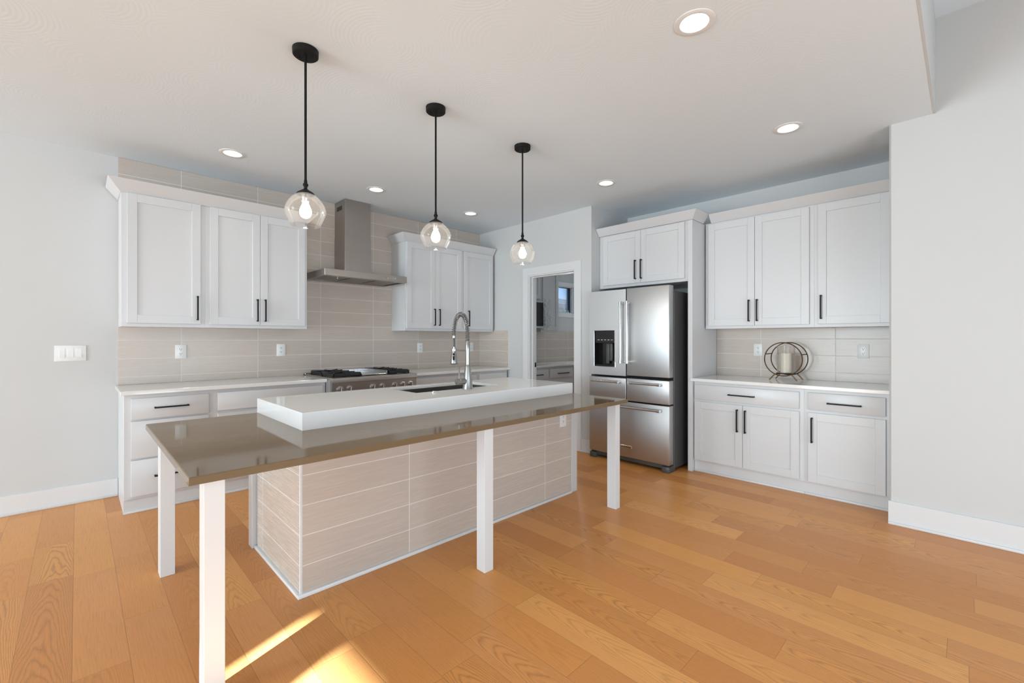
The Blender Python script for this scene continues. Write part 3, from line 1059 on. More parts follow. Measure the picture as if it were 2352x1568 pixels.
def fridge_handle(parent, y0, y1, z0, z1):
    """round bar with end ferrules on two square posts"""
    x = 4.061 - 0.052
    mb = MB()
    p0, p1 = Vector((x, y0, z0)), Vector((x, y1, z1))
    d = (p1 - p0).normalized()
    mb.cyl(p0, p1, 0.0115, seg=20)
    for a in (0, 1):
        q = p0 if a == 0 else p1
        e = d if a == 0 else -d
        mb.cyl(q - e * 0.003, q + e * 0.028, 0.0145, seg=20)
        c = q + e * 0.014
        mb.box(x - 0.004, 4.0615, c.y - 0.010, c.y + 0.010, c.z - 0.010, c.z + 0.010, 0.002)
    mb.build('handle', M['steelv'], parent)


fridge_handle(door_l, 2.497, 2.497, 1.050, 1.680)
fridge_handle(door_r, 2.419, 2.419, 1.050, 1.682)
fridge_handle(dr_l, 2.525, 2.855, 0.850, 0.850)
fridge_handle(dr_r, 2.065, 2.385, 0.852, 0.852)
fridge_handle(dr_b, 2.065, 2.790, 0.598, 0.598)
bdg = MB().fbox(FF, 2.394, 2.524, FN - 0.001, FN + 0.004, 0.168, 0.197, 0.002).build('badge', M['steelv'], dr_b)
tc = bpy.data.curves.new('lettering', 'FONT')
tc.body = 'KitchenAid'
tc.size = 0.0235
tc.extrude = 0.0006
tc.align_x = 'CENTER'
tc.align_y = 'CENTER'
to = bpy.data.objects.new('lettering_tmp', tc)
COL.objects.link(to)
bpy.context.view_layer.update()
tme = bpy.data.meshes.new_from_object(to.evaluated_get(bpy.context.evaluated_depsgraph_get()))
bpy.data.objects.remove(to)
tm = Matrix(((0, 0, -1, 4.061 - 0.0046), (-1, 0, 0, 2.459), (0, 1, 0, 0.1825), (0, 0, 0, 1)))
tme.transform(Matrix.Translation(-Vector(fr.location)) @ tm)
tme.materials.clear()
tme.materials.append(M['black'])
lt = bpy.data.objects.new('lettering', tme)
COL.objects.link(lt)
lt.parent = bdg
mb = MB()
mb.box(4.10, 4.17, 2.02, 2.90, 0.028, 0.072, 0.003)
mb.build('base_grille', M['darksteel'], fr)
for y0 in (1.992, 2.836):
    MB().box(4.064, 4.20, y0, y0 + 0.080, 0.0, 0.060, 0.006, 2).build('foot', M['darksteel'], fr)
for y0 in (2.02, 2.83):
    MB().box(4.10, 4.215, y0, y0 + 0.05, 1.771, 1.800, 0.005, 2).build('hinge_cover', M['darksteel'], fr)

# ------------------------------------------------------------------ range hood
hd = thing('range_hood', (2.19, 4.64, 1.924), 'stainless steel chimney hood on the tiled wall above the range', 'range hood')
hx0, hx1, hy, hz0, hz1 = 1.730, 2.641, 4.378, 1.924, 1.992
mb = MB()
yb = YB - 0.011
mb.box(hx0, hx1, hy, hy + 0.012, hz0, hz1, 0.002)
mb.box(hx0, hx0 + 0.012, hy + 0.012, yb, hz0, hz1, 0.001)
mb.box(hx1 - 0.012, hx1, hy + 0.012, yb, hz0, hz1, 0.001)
mb.box(hx0 + 0.012, hx1 - 0.012, hy + 0.012, yb, hz1 - 0.010, hz1, 0.001)
mb.box(hx0 + 0.012, hx1 - 0.012, yb - 0.05, yb, hz0, hz1 - 0.010, 0.001)
mb.box(hx0 + 0.012, hx1 - 0.012, hy + 0.012, hy + 0.075, hz0 + 0.002, hz0 + 0.012, 0.0)
mb.build('canopy', M['steelh'], hd)
for k in range(3):
    fm = MB()
    a = hx0 + 0.025 + k * 0.288
    b = a + 0.283
    fm.box(a, b, hy + 0.080, yb - 0.055, hz0 + 0.020, hz0 + 0.026, 0)
    n = 14
    for i in range(n):
        u = a + 0.01 + (b - a - 0.02) * i / n
        fm.box(u, u + 0.011, hy + 0.085, yb - 0.060, hz0 + 0.008, hz0 + 0.022, 0.001)
    f = fm.build('baffle_filter', M['steelh'], hd)
    hk = MB()
    u = (a + b) / 2
    hk.cyl((u, hy + 0.10, hz0 + 0.010), (u, hy + 0.10, hz0 - 0.014), 0.004, seg=10)
    hk.build('filter_knob', M['chrome'], f)
MB().box(2.050, 2.350, 4.653, yb, hz1 - 0.001, 2.408, 0.001).build('chimney', M['steelh'], hd)
chu = MB().box(2.053, 2.347, 4.656, yb, 2.408, HC - 0.002, 0.001).build('chimney_cover', M['steelh'], hd)
mb = MB()
for i in range(5):
    z = 2.700 + i * 0.0095
    mb.box(2.0515, 2.0535, 4.730, 4.862, z, z + 0.0055, 0)
mb.build('vent_slots', M['deepblack'], chu)
mb = MB()
for i in range(5):
    x = 2.38 + i * 0.029
    mb.cyl((x, hy + 0.001, 1.958), (x, hy - 0.004, 1.958), 0.0075, seg=16)
bt = mb.build('button_row', M['chrome'], hd)

# ------------------------------------------------------------------ range
rg = thing('gas_range', (2.1765, 4.54, 0), 'stainless steel gas range with black cast iron grates', 'range')
rx0, rx1, ry = 1.7185, 2.6345, 4.162
mb = MB()
mb.box(rx0, rx1, ry + 0.050, YB - 0.012, 0.10, 0.905, 0.002)
mb.box(rx0 + 0.02, rx1 - 0.02, ry + 0.09, YB - 0.05, 0.0, 0.10, 0)
mb.build('body', M['steel'], rg)
# bullnose with control fascia under it
mb = MB()
bull = [(ry + 0.060, 0.876), (ry + 0.006, 0.876), (ry, 0.884), (ry, 0.914)]
for k in range(1, 7):
    t = k / 6 * pi / 2
    bull.append((ry + 0.012 * (1 - cos(t)) , 0.914 + 0.012 * sin(t)))
bull += [(ry + 0.060, 0.926)]
mb.prism(bull, 'x', rx0, rx1)
mb.build('bullnose', M['steelh'], rg)
mb = MB()
mb.prism([(ry + 0.055, 0.875), (ry + 0.010, 0.875), (ry + 0.022, 0.745), (ry + 0.055, 0.745)], 'x', rx0, rx1)
mb.build('control_panel', M['steelh'], rg)
for x in (1.794, 1.888, 2.131, 2.229, 2.374, 2.466, 2.559):
    kb = MB()
    y = ry + 0.0145
    kb.cyl((x, y + 0.004, 0.816), (x, y - 0.006, 0.816), 0.035, 0.032, 28)
    k = kb.build('knob_bezel', M['chrome'], rg)
    kk = MB()
    kk.cyl((x, y - 0.006, 0.816), (x, y - 0.030, 0.816), 0.023, 0.020, 24)
    kk.box(x - 0.006, x + 0.006, y - 0.048, y - 0.028, 0.795, 0.837, 0.002)
    kk.build('knob', M['nickel'], k)
od = MB().box(rx0 + 0.006, rx1 - 0.006, ry + 0.008, ry + 0.049, 0.17, 0.735, 0.005, 2).build('oven_door', M['steel'], rg)
MB().box(rx0 + 0.16, rx1 - 0.16, ry + 0.0055, ry + 0.009, 0.28, 0.58, 0.001).build('oven_window', M['blackgloss'], od)
mb = MB()
mb.cyl((rx0 + 0.05, ry - 0.045, 0.69), (rx1 - 0.05, ry - 0.045, 0.69), 0.013, seg=18)
for x in (rx0 + 0.08, rx1 - 0.08):
    mb.cyl((x, ry - 0.045, 0.69), (x, ry + 0.009, 0.69), 0.010, seg=12)
mb.build('handle', M['steelv'], od)
# cooktop pan with raised rim
mb = MB()
mb.box(rx0, rx1, ry + 0.060, YB - 0.012, 0.905, 0.914, 0.002)
mb.box(rx0, rx0 + 0.03, ry + 0.060, YB - 0.012, 0.914, 0.926, 0.002)
mb.box(rx1 - 0.03, rx1, ry + 0.060, YB - 0.012, 0.914, 0.926, 0.002)
mb.box(rx0, rx1, YB - 0.060, YB - 0.012, 0.914, 0.936, 0.003)
mb.build('cooktop', M['steelh'], rg)


def grate(x0, x1, y0, y1):
    g = MB()
    z0, z1 = 0.934, 0.960
    t = 0.011
    ym = (y0 + y1) / 2
    for x in (x0, x1 - t):
        for ya, yb_ in ((y0, ym - 0.004), (ym + 0.004, y1)):
            g.box(x, x + t, ya, yb_, z0, z1, 0.002)
    for (ya, yb_) in ((y0, ym - 0.004), (ym + 0.004, y1)):
        for y in (ya, yb_ - t):
            g.box(x0, x1, y, y + t, z0, z1, 0.002)
        cy, cx = (ya + yb_) / 2, (x0 + x1) / 2
        for a in range(8):
            an = a * pi / 4 + pi / 8 * 0
            dx, dy = cos(an), sin(an)
            L = min((x1 - x0) / 2 / max(abs(dx), 1e-3), (yb_ - ya) / 2 / max(abs(dy), 1e-3)) - 0.006
            p0 = Vector((cx + dx * 0.035, cy + dy * 0.035, 0.957))
            p1 = Vector((cx + dx * L, cy + dy * L, 0.957))
            mid = (p0 + p1) / 2
            r = bmesh.ops.create_cube(g.bm, size=1.0)
            for v in r['verts']:
                v.co = Vector((v.co.x * (p1 - p0).length, v.co.y * 0.010, v.co.z * 0.024))
                v.co = Matrix.Rotation(an, 3, 'Z') @ v.co + mid
        for sx in (x0, x1 - t):
            for sy in (ya, yb_ - t):
                g.box(sx, sx + t, sy, sy + t, 0.914, z0, 0)
    return g.build('grate', M['iron'], rg)


for gx0, gx1 in ((1.762, 2.044), (2.345, 2.596)):
    grate(gx0, gx1, 4.255, 4.830)
    for cy in (4.40, 4.687):
        mb = MB()
        cx = (gx0 + gx1) / 2
        mb.lathe([(0, 0.914), (0.052, 0.914), (0.050, 0.922), (0.034, 0.924), (0.034, 0.932), (0.030, 0.936), (0, 0.937)], (cx, cy, 0), 28)
        mb.build('burner', M['iron'], rg)
mb = MB()
ga, gb = 2.056, 2.335
mb.box(ga, gb, 4.262, 4.83, 0.930, 0.938, 0.002)
mb.box(gb - 0.006, gb, 4.262, 4.83, 0.938, 0.968, 0.001)
mb.box(ga, ga + 0.006, 4.262, 4.83, 0.938, 0.945, 0.001)
mb.box(ga, gb, 4.824, 4.83, 0.938, 0.958, 0.001)
for x in (ga + 0.01, gb - 0.03):
    for y in (4.27, 4.80):
        mb.box(x, x + 0.02, y, y + 0.02, 0.914, 0.930, 0)
mb.build('griddle', M['steelv'], rg)

# ------------------------------------------------------------------ island
isl = thing('kitchen_island', (1.93, 2.76, 0), 'tile-clad kitchen island base standing under the white worktop', 'kitchen island')
ix0, ix1, iy0, iy1 = 0.800, 3.063, 2.335, 3.150
SZ0, SZ1 = 0.7976, 0.8265
mb = MB()
mb.box(ix0 + 0.012, 1.66, iy0 + 0.012, iy1, 0.0, SZ0 - 0.001, 0)
mb.box(2.55, ix1 - 0.078, iy0 + 0.012, iy1, 0.0, SZ0 - 0.001, 0)
mb.box(1.66, 2.55, iy0 + 0.012, 2.66, 0.0, SZ0 - 0.001, 0)
mb.box(1.66, 2.55, 3.13, iy1, 0.0, SZ0 - 0.001, 0)
mb.box(1.66, 2.55, 2.66, 3.13, 0.0, 0.10, 0)
mb.build('cabinet_body', M['cab'], isl)
MB().box(ix0 + 0.009, 2.985, iy0, iy0 + 0.0115, 0.018, SZ0 - 0.001, 0).build('tile_front', M['tile_isl'], isl)
MB().box(ix0, ix0 + 0.0115, iy0 + 0.009, 3.078, 0.018, SZ0 - 0.001, 0).build('tile_end', M['tile_isl_side'], isl)
mb = MB()
mb.box(ix0 - 0.002, ix0 + 0.009, iy0 - 0.002, iy0 + 0.009, 0.018, SZ0 - 0.001, 0.001)
mb.build('corner_trim', M['trimw'], isl)
mb = MB()
mb.box(ix0 - 0.016, 2.985, iy0 - 0.016, iy0 + 0.004, 0.0, 0.020, 0.004, 2)
mb.box(ix0 - 0.016, ix0 + 0.004, iy0 + 0.004, 3.085, 0.0, 0.020, 0.004, 2)
mb.build('base_shoe', M['trimw'], isl)
MB().box(2.986, ix1, iy0 - 0.004, iy1, 0.0, SZ0 - 0.001, 0.0015).build('end_panel', M['cab'], isl)
MB().box(ix0 - 0.026, ix0 + 0.0125, 3.090, 3.165, 0.0, SZ0 - 0.001, 0.0015).build('end_panel', M['cab'], isl)

# brown bar top with its own legs
bar = thing('bar_top', (1.68, 2.5, 0), 'glossy taupe quartz bar counter on white square legs wrapping the island', 'bar counter')
sx0, sx1, sy0, sy1 = 0.272, 3.083, 1.850, 3.180
# slab, with the middle cut out where the sink bowl drops through
bx0, bx1, by0, by1 = 1.66, 2.55, 2.66, 3.14
mb = MB()


def ring_slab(mb, o, i, z0, z1, bev):
    ox0, ox1, oy0, oy1 = o
    ix0_, ix1_, iy0_, iy1_ = i
    bm = mb.bm

    def loop(x0, x1, y0, y1, z):
        return [bm.verts.new((x0, y0, z)), bm.verts.new((x1, y0, z)), bm.verts.new((x1, y1, z)), bm.verts.new((x0, y1, z))]
    L = [loop(*o, z0), loop(ox0, ox1, oy0, oy1, z1 - bev), loop(ox0 + bev, ox1 - bev, oy0 + bev, oy1 - bev, z1), loop(ix0_, ix1_, iy0_, iy1_, z1), loop(ix0_, ix1_, iy0_, iy1_, z0)]
    for a, b in zip(L, L[1:] + L[:1]):
        for k in range(4):
            j = (k + 1) % 4
            bm.faces.new((a[k], a[j], b[j], b[k]))


ring_slab(mb, (sx0, sx1, sy0, sy1), (bx0, bx1, by0, by1), SZ0, SZ1, 0.003)
mb.build('tabletop', M['brown'], bar)
for (lx0, lx1, ly0, ly1) in ((0.3225, 0.3880, 3.060, 3.150), (0.3165, 0.3810, 1.863, 1.940), (1.613, 1.677, 1.863, 1.932), (2.9300, 2.9880, 1.863, 1.940)):
    MB().box(lx0, lx1, ly0, ly1, 0.0, SZ0 - 0.0005, 0.0015).build('leg', M['trimw'], bar)

# white worktop with sink opening
WT0, WT1 = SZ1 + 0.0005, 0.9175
kx0, kx1, ky0, ky1 = 1.713, 2.495, 2.712, 3.098
mb = MB()
WU = WT1 - 0.020        # underside of the slab itself; its edges are mitred down into a deep apron


def apron_slab(mb, o, i, z0, zu, z1, bev, t):
    bm = mb.bm

    def loop(x0, x1, y0, y1, z):
        return [bm.verts.new((x0, y0, z)), bm.verts.new((x1, y0, z)), bm.verts.new((x1, y1, z)), bm.verts.new((x0, y1, z))]

    def shr(r, d):
        return (r[0] + d, r[1] - d, r[2] + d, r[3] - d)
    L = [loop(*o, z0), loop(*o, z1 - bev), loop(*shr(o, bev), z1), loop(*shr(i, -0.002), z1), loop(*i, z1 - 0.002), loop(*i, zu), loop(*shr(o, t), zu), loop(*shr(o, t), z0)]
    for a, b in zip(L, L[1:] + L[:1]):
        for k in range(4):
            j = (k + 1) % 4
            bm.faces.new((a[k], a[j], b[j], b[k]))


apron_slab(mb, (0.8265, 3.0686, 2.3827, 3.183), (kx0, kx1, ky0, ky1), WT0, WU, WT1, 0.003, 0.025)
tag(mb.build('worktop', M['quartz']), 'thick white quartz worktop on the island, with the sink cut into it', 'countertop')

# sink
sk = thing('sink', (2.104, 2.905, 0.66), 'undermounted stainless steel sink set into the island worktop', 'sink')
mb = MB()
t = 0.004
a0, a1, b0, b1 = kx0 - 0.004, kx1 + 0.004, ky0 - 0.004, ky1 + 0.004
sz0, sz1 = 0.66, WU - 0.0005
mb.box(a0, a1, b0, b1, sz0, sz0 + t, 0)
mb.box(a0 - t, a0, b0, b1, sz0, sz1, 0)
mb.box(a1, a1 + t, b0, b1, sz0, sz1, 0)
mb.box(a0, a1, b0 - t, b0, sz0, sz1, 0)
mb.box(a0, a1, b1, b1 + t, sz0, sz1, 0)
mb.build('bowl', M['sinksteel'], sk)
mb = MB()
mb.lathe([(0, 0.005), (0.03, 0.005), (0.042, 0.009), (0.045, 0.005), (0.045, 0.0042)], (2.104, 2.95, 0.66), 28)
mb.build('drain', M['chrome'], sk)

# faucet
fx, fy, fz = 2.134, 2.662, WT1
fa = thing('kitchen_faucet', (fx, fy, fz), 'brushed nickel spring-neck faucet standing beside the island sink', 'faucet')
mb = MB()
mb.lathe([(0, 0.0005), (0.041, 0.0005), (0.0405, 0.004), (0.037, 0.020), (0.0325, 0.07), (0.0225, 0.165), (0.0205, 0.180), (0.0185, 0.184), (0.0165, 0.185), (0.0165, 0.298), (0.0, 0.298)], (fx, fy, fz), 40)
mb.build('body', M['nickel'], fa)
mb = MB()
mb.lathe([(0, 0.297), (0.0195, 0.297), (0.0195, 0.362), (0.0175, 0.366), (0.0, 0.366)], (fx, fy, fz), 32)
mb.build('spring_base', M['nickel'], fa)
hz = fz + 0.060
mb = MB()
mb.cyl((fx - 0.015, fy, hz), (fx - 0.066, fy, hz), 0.0215, seg=28)
mb.cyl((fx - 0.068, fy, hz), (fx - 0.108, fy, hz), 0.0225, seg=28)
hnd = mb.build('handle', M['nickel'], fa)
mb = MB()
mb.tube([(fx - 0.082, fy, hz + 0.015), (fx - 0.084, fy - 0.002, hz + 0.06), (fx - 0.088, fy - 0.006, hz + 0.112)], [0.0055, 0.0055, 0.0075], 12)
mb.build('lever', M['nickel'], hnd)


def neck(s):
    """path of the hose from the post up, over and down to the spray head; returns (offset, z)"""
    R, zc = 0.086, fz + 0.435
    H = 0.138
    l1, l2, l3 = zc - (fz + 0.366), pi * (R + H) / 2, zc - (fz + 0.400)
    tot = l1 + l2 + l3
    q = s * tot
    if q < l1:
        return (0.0, fz + 0.366 + q)
    if q < l1 + l2:
        t = (q - l1) / l2 * pi
        return (R - R * cos(t), zc + H * sin(t))
    return (2 * R, zc - (q - l1 - l2))


def neck_pt(s):
    t, z = neck(s)
    return Vector((fx, fy + t, z))


pts = [neck_pt(i / 60) for i in range(61)]
pts += [Vector((fx, fy + 0.172, fz + 0.34)), Vector((fx, fy + 0.170, fz + 0.295))]
mb = MB()
mb.tube(pts, 0.0075, 12)
mb.build('hose', M['darksteel'], fa)
mb = MB()
turns, n = 40, 40 * 12
sp = []
for i in range(n + 1):
    s = i / n
    c = neck_pt(s)
    d = (neck_pt(min(1, s + 0.004)) - neck_pt(max(0, s - 0.004))).normalized()
    e1 = Vector((1, 0, 0))
    e2 = d.cross(e1).normalized()
    an = 2 * pi * turns * s
    sp.append(c + (e1 * cos(an) + e2 * sin(an)) * 0.0165)
mb.tube(sp, 0.0024, 6)
mb.build('spring', M['nickel'], fa)
hx, hy_ = fx, fy + 0.171
mb = MB()
mb.lathe([(0, 0.388), (0.0175, 0.388), (0.0175, 0.410), (0.0, 0.410)], (hx, hy_ + 0.001, fz), 28)
mb.build('spring_collar', M['nickel'], fa)
mb = MB()
mb.lathe([(0, 0.180), (0.029, 0.180), (0.0315, 0.184), (0.031, 0.196), (0.0235, 0.262), (0.0175, 0.283), (0.0175, 0.290), (0.010, 0.292), (0.0095, 0.318), (0, 0.318)], (hx, hy_, fz), 36)
sh = mb.build('spray_head', M['nickel'], fa)
mb = MB()
dv = Vector((-0.72, -0.69, 0)).normalized()
for z0_, z1_ in ((0.252, 0.268), (0.214, 0.246)):
    c0 = Vector((hx, hy_, fz))
    w_ = 0.0075
    side = Vector((-dv.y, dv.x, 0))
    for zz0, zz1 in ((z0_, z1_),):
        def rad(z):
            return 0.031 + (0.0235 - 0.031) * (z - 0.196) / (0.262 - 0.196) + 0.0018
        vs = []
        for z in (zz0, zz1):
            r_ = rad(z)
            for s_ in (-1, 1):
                vs.append(mb.bm.verts.new(c0 + dv * r_ + side * w_ * s_ + Vector((0, 0, z))))
                vs.append(mb.bm.verts.new(c0 + dv * (r_ - 0.006) + side * w_ * s_ + Vector((0, 0, z))))
        bmesh.ops.convex_hull(mb.bm, input=vs)
mb.build('spray_buttons', M['black'], sh)
mb = MB()
mb.lathe([(0.0178, 0.284), (0.0225, 0.284), (0.0225, 0.303), (0.0178, 0.303)], (hx, hy_, fz), 28, True)
mb.box(fx - 0.006, fx + 0.006, fy + 0.012, hy_ - 0.019, fz + 0.286, fz + 0.297, 0.002)
mb.build('holder_arm', M['nickel'], fa)
mb = MB()
mb.lathe([(0, 0.0), (0.022, 0.0), (0.021, 0.006), (0.014, 0.008), (0.014, 0.011), (0, 0.012)], (1.812, 2.640, WT1 + 0.0003), 28)
tag(mb.build('air_switch_button', M['chrome']), 'small round chrome button on the island worktop, left of the faucet', 'button')

# ------------------------------------------------------------------ outlets and switch


def outlet(F, uc, zc, label, n0=0.0):
    kind, P = F
    loc = (uc, P - n0, zc - 0.062) if kind == 'Y' else (P - n0, uc, zc - 0.062)
    r = thing('wall_outlet', loc, label, 'outlet', 'duplex outlets')
    p = MB().fbox(F, uc - 0.0405, uc + 0.0405, n0, n0 + 0.006, zc - 0.0615, zc + 0.0615, 0.003, 2).build('cover_plate', M['plastic'], r)
    for s in (-1, 1):
        z = zc + s * 0.0205
        mb = MB()
        c0 = (uc, P - n0 - 0.005, z) if kind == 'Y' else (P - n0 - 0.005, uc, z)
        c1 = (uc, P - n0 - 0.0085, z) if kind == 'Y' else (P - n0 - 0.0085, uc, z)
        mb.cyl(c0, c1, 0.0165, seg=24)
        rc = mb.build('receptacle', M['plastic'], r)
        mb = MB()
        for du in (-0.0062, 0.0062):
            mb.fbox(F, uc + du - 0.0014, uc + du + 0.0014, n0 + 0.008, n0 + 0.009, z - 0.001, z + 0.0085, 0)
        mb.fbox(F, uc - 0.0024, uc + 0.0024, n0 + 0.008, n0 + 0.009, z - 0.0105, z - 0.0050, 0)
        mb.build('slots', M['hole'], rc)
    return r


FT = ('Y', YB - 0.010)
outlet(FT, 0.664, 1.184, 'white duplex outlet above the three-drawer cabinet, leftmost on the range wall tile')
outlet(FT, 1.496, 1.184, 'white duplex outlet on the tile between the left upper cabinets and the range')
outlet(FT, 3.158, 1.183, 'white duplex outlet on the tile under the right upper cabinets, left of the faucet')
outlet(FT, 4.001, 1.183, 'white duplex outlet just behind the faucet post, near the tiled corner')
FTA = ('X', XA - 0.010)
outlet(FTA, 1.467, 1.187, 'white duplex outlet left of the candle holder')
outlet(FTA, 0.626, 1.189, 'white duplex outlet right of the candle holder, close to the right wall')
outlet(('Y', iy0), 2.874, 0.634, 'white duplex outlet low on the island tile, under the bar top')

sw = thing('light_switch', (-0.036, YB, 1.123), 'white three-gang switch plate on the bare wall left of the cabinets', 'light switch')
FW = ('Y', YB)
MB().fbox(FW, -0.125, 0.053, 0, 0.007, 1.124, 1.247, 0.004, 2).build('cover_plate', M['plastic'], sw)
for u in (-0.0835, -0.0360, 0.0110):
    mb = MB()
    mb.fbox(FW, u - 0.0168, u + 0.0168, 0.006, 0.008, 1.151, 1.220, 0.0005)
    rf = mb.build('rocker_frame', M['plastic'], sw)
    mb = MB()
    u0, u1 = u - 0.0150, u + 0.0150
    P = YB
    mb.prism([(P - 0.007, 1.154), (P - 0.0145, 1.154), (P - 0.0095, 1.186), (P - 0.0075, 1.217), (P - 0.007, 1.217)], 'x', u0, u1)
    mb.build('rocker', M['plastic'], rf)

# ------------------------------------------------------------------ pendants


def pendant(x, y, label):
    r = thing('pendant_light', (x, y, 1.89), label, 'pendant light', 'pendant lights over the island')
    mb = MB()
    mb.lathe([(0, HC - 0.033), (0.058, HC - 0.033), (0.0625, HC - 0.029), (0.0635, HC - 0.001), (0, HC - 0.001)], (x, y, 0), 40)
    cn = mb.build('canopy', M['matblack'], r)
    mb = MB()
    for s in (-1, 1):
        cxx, cyy = x + s * 0.035 * 0.7144, y - s * 0.035 * 0.6997
        mb.cyl((cxx, cyy, HC - 0.032), (cxx, cyy, HC - 0.043), 0.0045, seg=12)
    mb.build('canopy_screws', M['matblack'], cn)
    mb = MB()
    mb.cyl((x, y, 2.10), (x, y, HC - 0.03), 0.0062, seg=14)
    mb.build('rod', M['matblack'], r)
    mb = MB()
    mb.lathe([(0, 2.128), (0.0075, 2.128), (0.0085, 2.118), (0.0085, 2.112), (0.013, 2.107), (0.0135, 2.100), (0.009, 2.094), (0.0085, 2.082),
              (0.020, 2.074), (0.036, 2.064), (0.0445, 2.056), (0.0445, 2.052), (0, 2.052)], (x, y, 0), 36)
    mb.build('socket_cap', M['matblack'], r)
    mb = MB()
    mb.lathe([(0, 2.0518), (0.021, 2.0518), (0.021, 2.018), (0.019, 2.015), (0, 2.015)], (x, y, 0), 24)
    mb.build('socket', M['nickel'], r)
    outer = [(0.040, 2.0515), (0.052, 2.046), (0.068, 2.032), (0.084, 2.012), (0.095, 1.992), (0.1005, 1.972), (0.1000, 1.960), (0.0955, 1.944), (0.086, 1.921), (0.077, 1.902), (0.072, 1.890)]
    th = 0.0028
    inner = [(r_ - th, z_ + 0.0003) for r_, z_ in outer[::-1]]
    mb = MB()
    mb.lathe(outer + inner, (x, y, 0), 64, True)
    mb.build('glass_shade', M['glass'], r, angle=60)
    mb = MB()
    mb.lathe([(0.0, 2.0145), (0.0125, 2.0145), (0.0145, 2.004), (0.0235, 1.985), (0.0290, 1.966), (0.0280, 1.950), (0.0205, 1.936), (0.010, 1.930), (0, 1.929)], (x, y, 0), 28)
    mb.build('bulb', M['bulb'], r)
    return r


p0 = pendant(0.853, 2.412, 'clear glass pendant on a black rod, nearest one, over the left end of the island')
for (x, y), lab in (((1.672, 2.418), 'clear glass pendant on a black rod, middle of the three over the island'),
                    ((2.489, 2.424), 'clear glass pendant on a black rod, farthest of the three, against the pantry wall')):
    c = copy_tree(p0)
    c.location = (x, y, 1.89)
    c['label'] = lab

# ------------------------------------------------------------------ recessed lights


def can(x, y, label):
    r = thing('recessed_light', (x, y, HC), label, 'ceiling light', 'recessed ceiling lights')
    mb = MB()
    prof = [(0.093, -0.0005), (0.0925, -0.003), (0.088, -0.0055), (0.066, -0.0045), (0.0635, -0.001)]
    for k in range(5):
        z = 0.004 + k * 0.006
        prof += [(0.0630 - k * 0.0018, z), (0.0612 - k * 0.0018, z + 0.002)]
    prof += [(0.054, 0.036), (0.071, 0.036), (0.071, -0.0005)]
    mb.lathe(prof, (x, y, HC), 56, True)
    mb.build('trim_ring', M['lightrim'], r)
    mb = MB()
    mb.lathe([(0, 0.030), (0.0555, 0.030), (0.0555, 0.033), (0, 0.033)], (x, y, HC), 48)
    mb.build('lens', M['lens'], r)
    d = bpy.data.lights.new('can_light', 'AREA')
    d.shape = 'DISK'
    d.size = 0.10
    d.energy = 0.8
    d.color = (1.0, 0.96, 0.90)
    d.spread = radians(95)
    lo = bpy.data.objects.new('can_light', d)
    lo.location = (0, 0, 0.027)
    COL.objects.link(lo)
    lo.parent = r
    return r


c0 = can(*CANS[0], 'lit recessed ceiling light, largest and nearest, at the top of the view')
for (x, y), lab in zip(CANS[1:], ('lit recessed ceiling light in front of the right-hand upper cabinets',
                                  'lit recessed ceiling light in front of the fridge cabinet',
                                  'lit recessed ceiling light in front of the upper cabinets right of the hood',
                                  'lit recessed ceiling light in front of the range hood chimney',
                                  'lit recessed ceiling light in front of the upper cabinets left of the hood')):
    c = copy_tree(c0)
    c.location = (x, y, HC)
    c['label'] = lab

# ------------------------------------------------------------------ candle holder on the right worktop
cy_, cz_ = 1.168, 1.112
R_ = 0.152
ch = thing('candle_holder', (4.712, cy_, 0.9143), 'bronze beaded double-ring candle holder on the right worktop', 'candle holder')
for X in (4.612, 4.812):
    mb, bd = MB(), MB()
    n = 84
    pts = [(X, cy_ + R_ * cos(2 * pi * i / n), cz_ + R_ * sin(2 * pi * i / n)) for i in range(n)]
    mb.tube(pts, 0.0046, 10, True)
    for q in pts:
        r_ = bmesh.ops.create_icosphere(bd.bm, subdivisions=2, radius=0.0050)
        bmesh.ops.translate(bd.bm, verts=r_['verts'], vec=Vector(q) + Vector((-0.0012, 0, 0)))
    rg_ = mb.build('ring', M['bronzedark'], ch)
    bd.build('beading', M['bronze'], rg_, angle=80)
    for s in (-1, 1):
        mb = MB()
        a, b = Vector((X, cy_ + s * 0.066, cz_ - 0.137)), Vector((X, cy_ + s * 0.112, 0.9205))
        k = 12
        mb.tube([a.lerp(b, i / (2 * k)) for i in range(2 * k + 1)], [0.0062 if i % 2 == 0 else 0.0040 for i in range(2 * k + 1)], 10)
        mb.build('leg', M['bronze'], ch, angle=80)
for s in (-1, 1):
    mb = MB()
    y = cy_ + s * math.sqrt(R_ ** 2 - 0.045 ** 2)
    mb.box(4.612, 4.812, y - 0.004, y + 0.004, cz_ + 0.041, cz_ + 0.049, 0.001)
    mb.build('cross_bar', M['bronzedark'], ch)
mb = MB()
for s in (-1, 1):
    mb.box(4.612, 4.812, cy_ + s * 0.062 - 0.010, cy_ + s * 0.062 + 0.010, cz_ - 0.142, cz_ - 0.137, 0.001)
mb.lathe([(0, -0.137), (0.080, -0.137), (0.082, -0.133), (0.080, -0.1315), (0, -0.1315)], (4.712, cy_, cz_), 40)
mb.build('plate', M['bronzedark'], ch)
zg = cz_ - 0.1310
mb = MB()
mb.lathe([(0, 0), (0.072, 0), (0.0735, 0.003), (0.0735, 0.252), (0.0705, 0.252), (0.0705, 0.005), (0, 0.005)], (4.712, cy_, zg), 56)
tag(mb.build('hurricane_glass', M['glass'], base=(4.712, cy_, zg)), 'clear glass cylinder standing inside the bronze ring holder', 'glass cylinder')
cd = thing('candle', (4.712, cy_, zg + 0.0055), 'ivory pillar candle inside the glass cylinder on the right worktop', 'candle')
mb = MB()
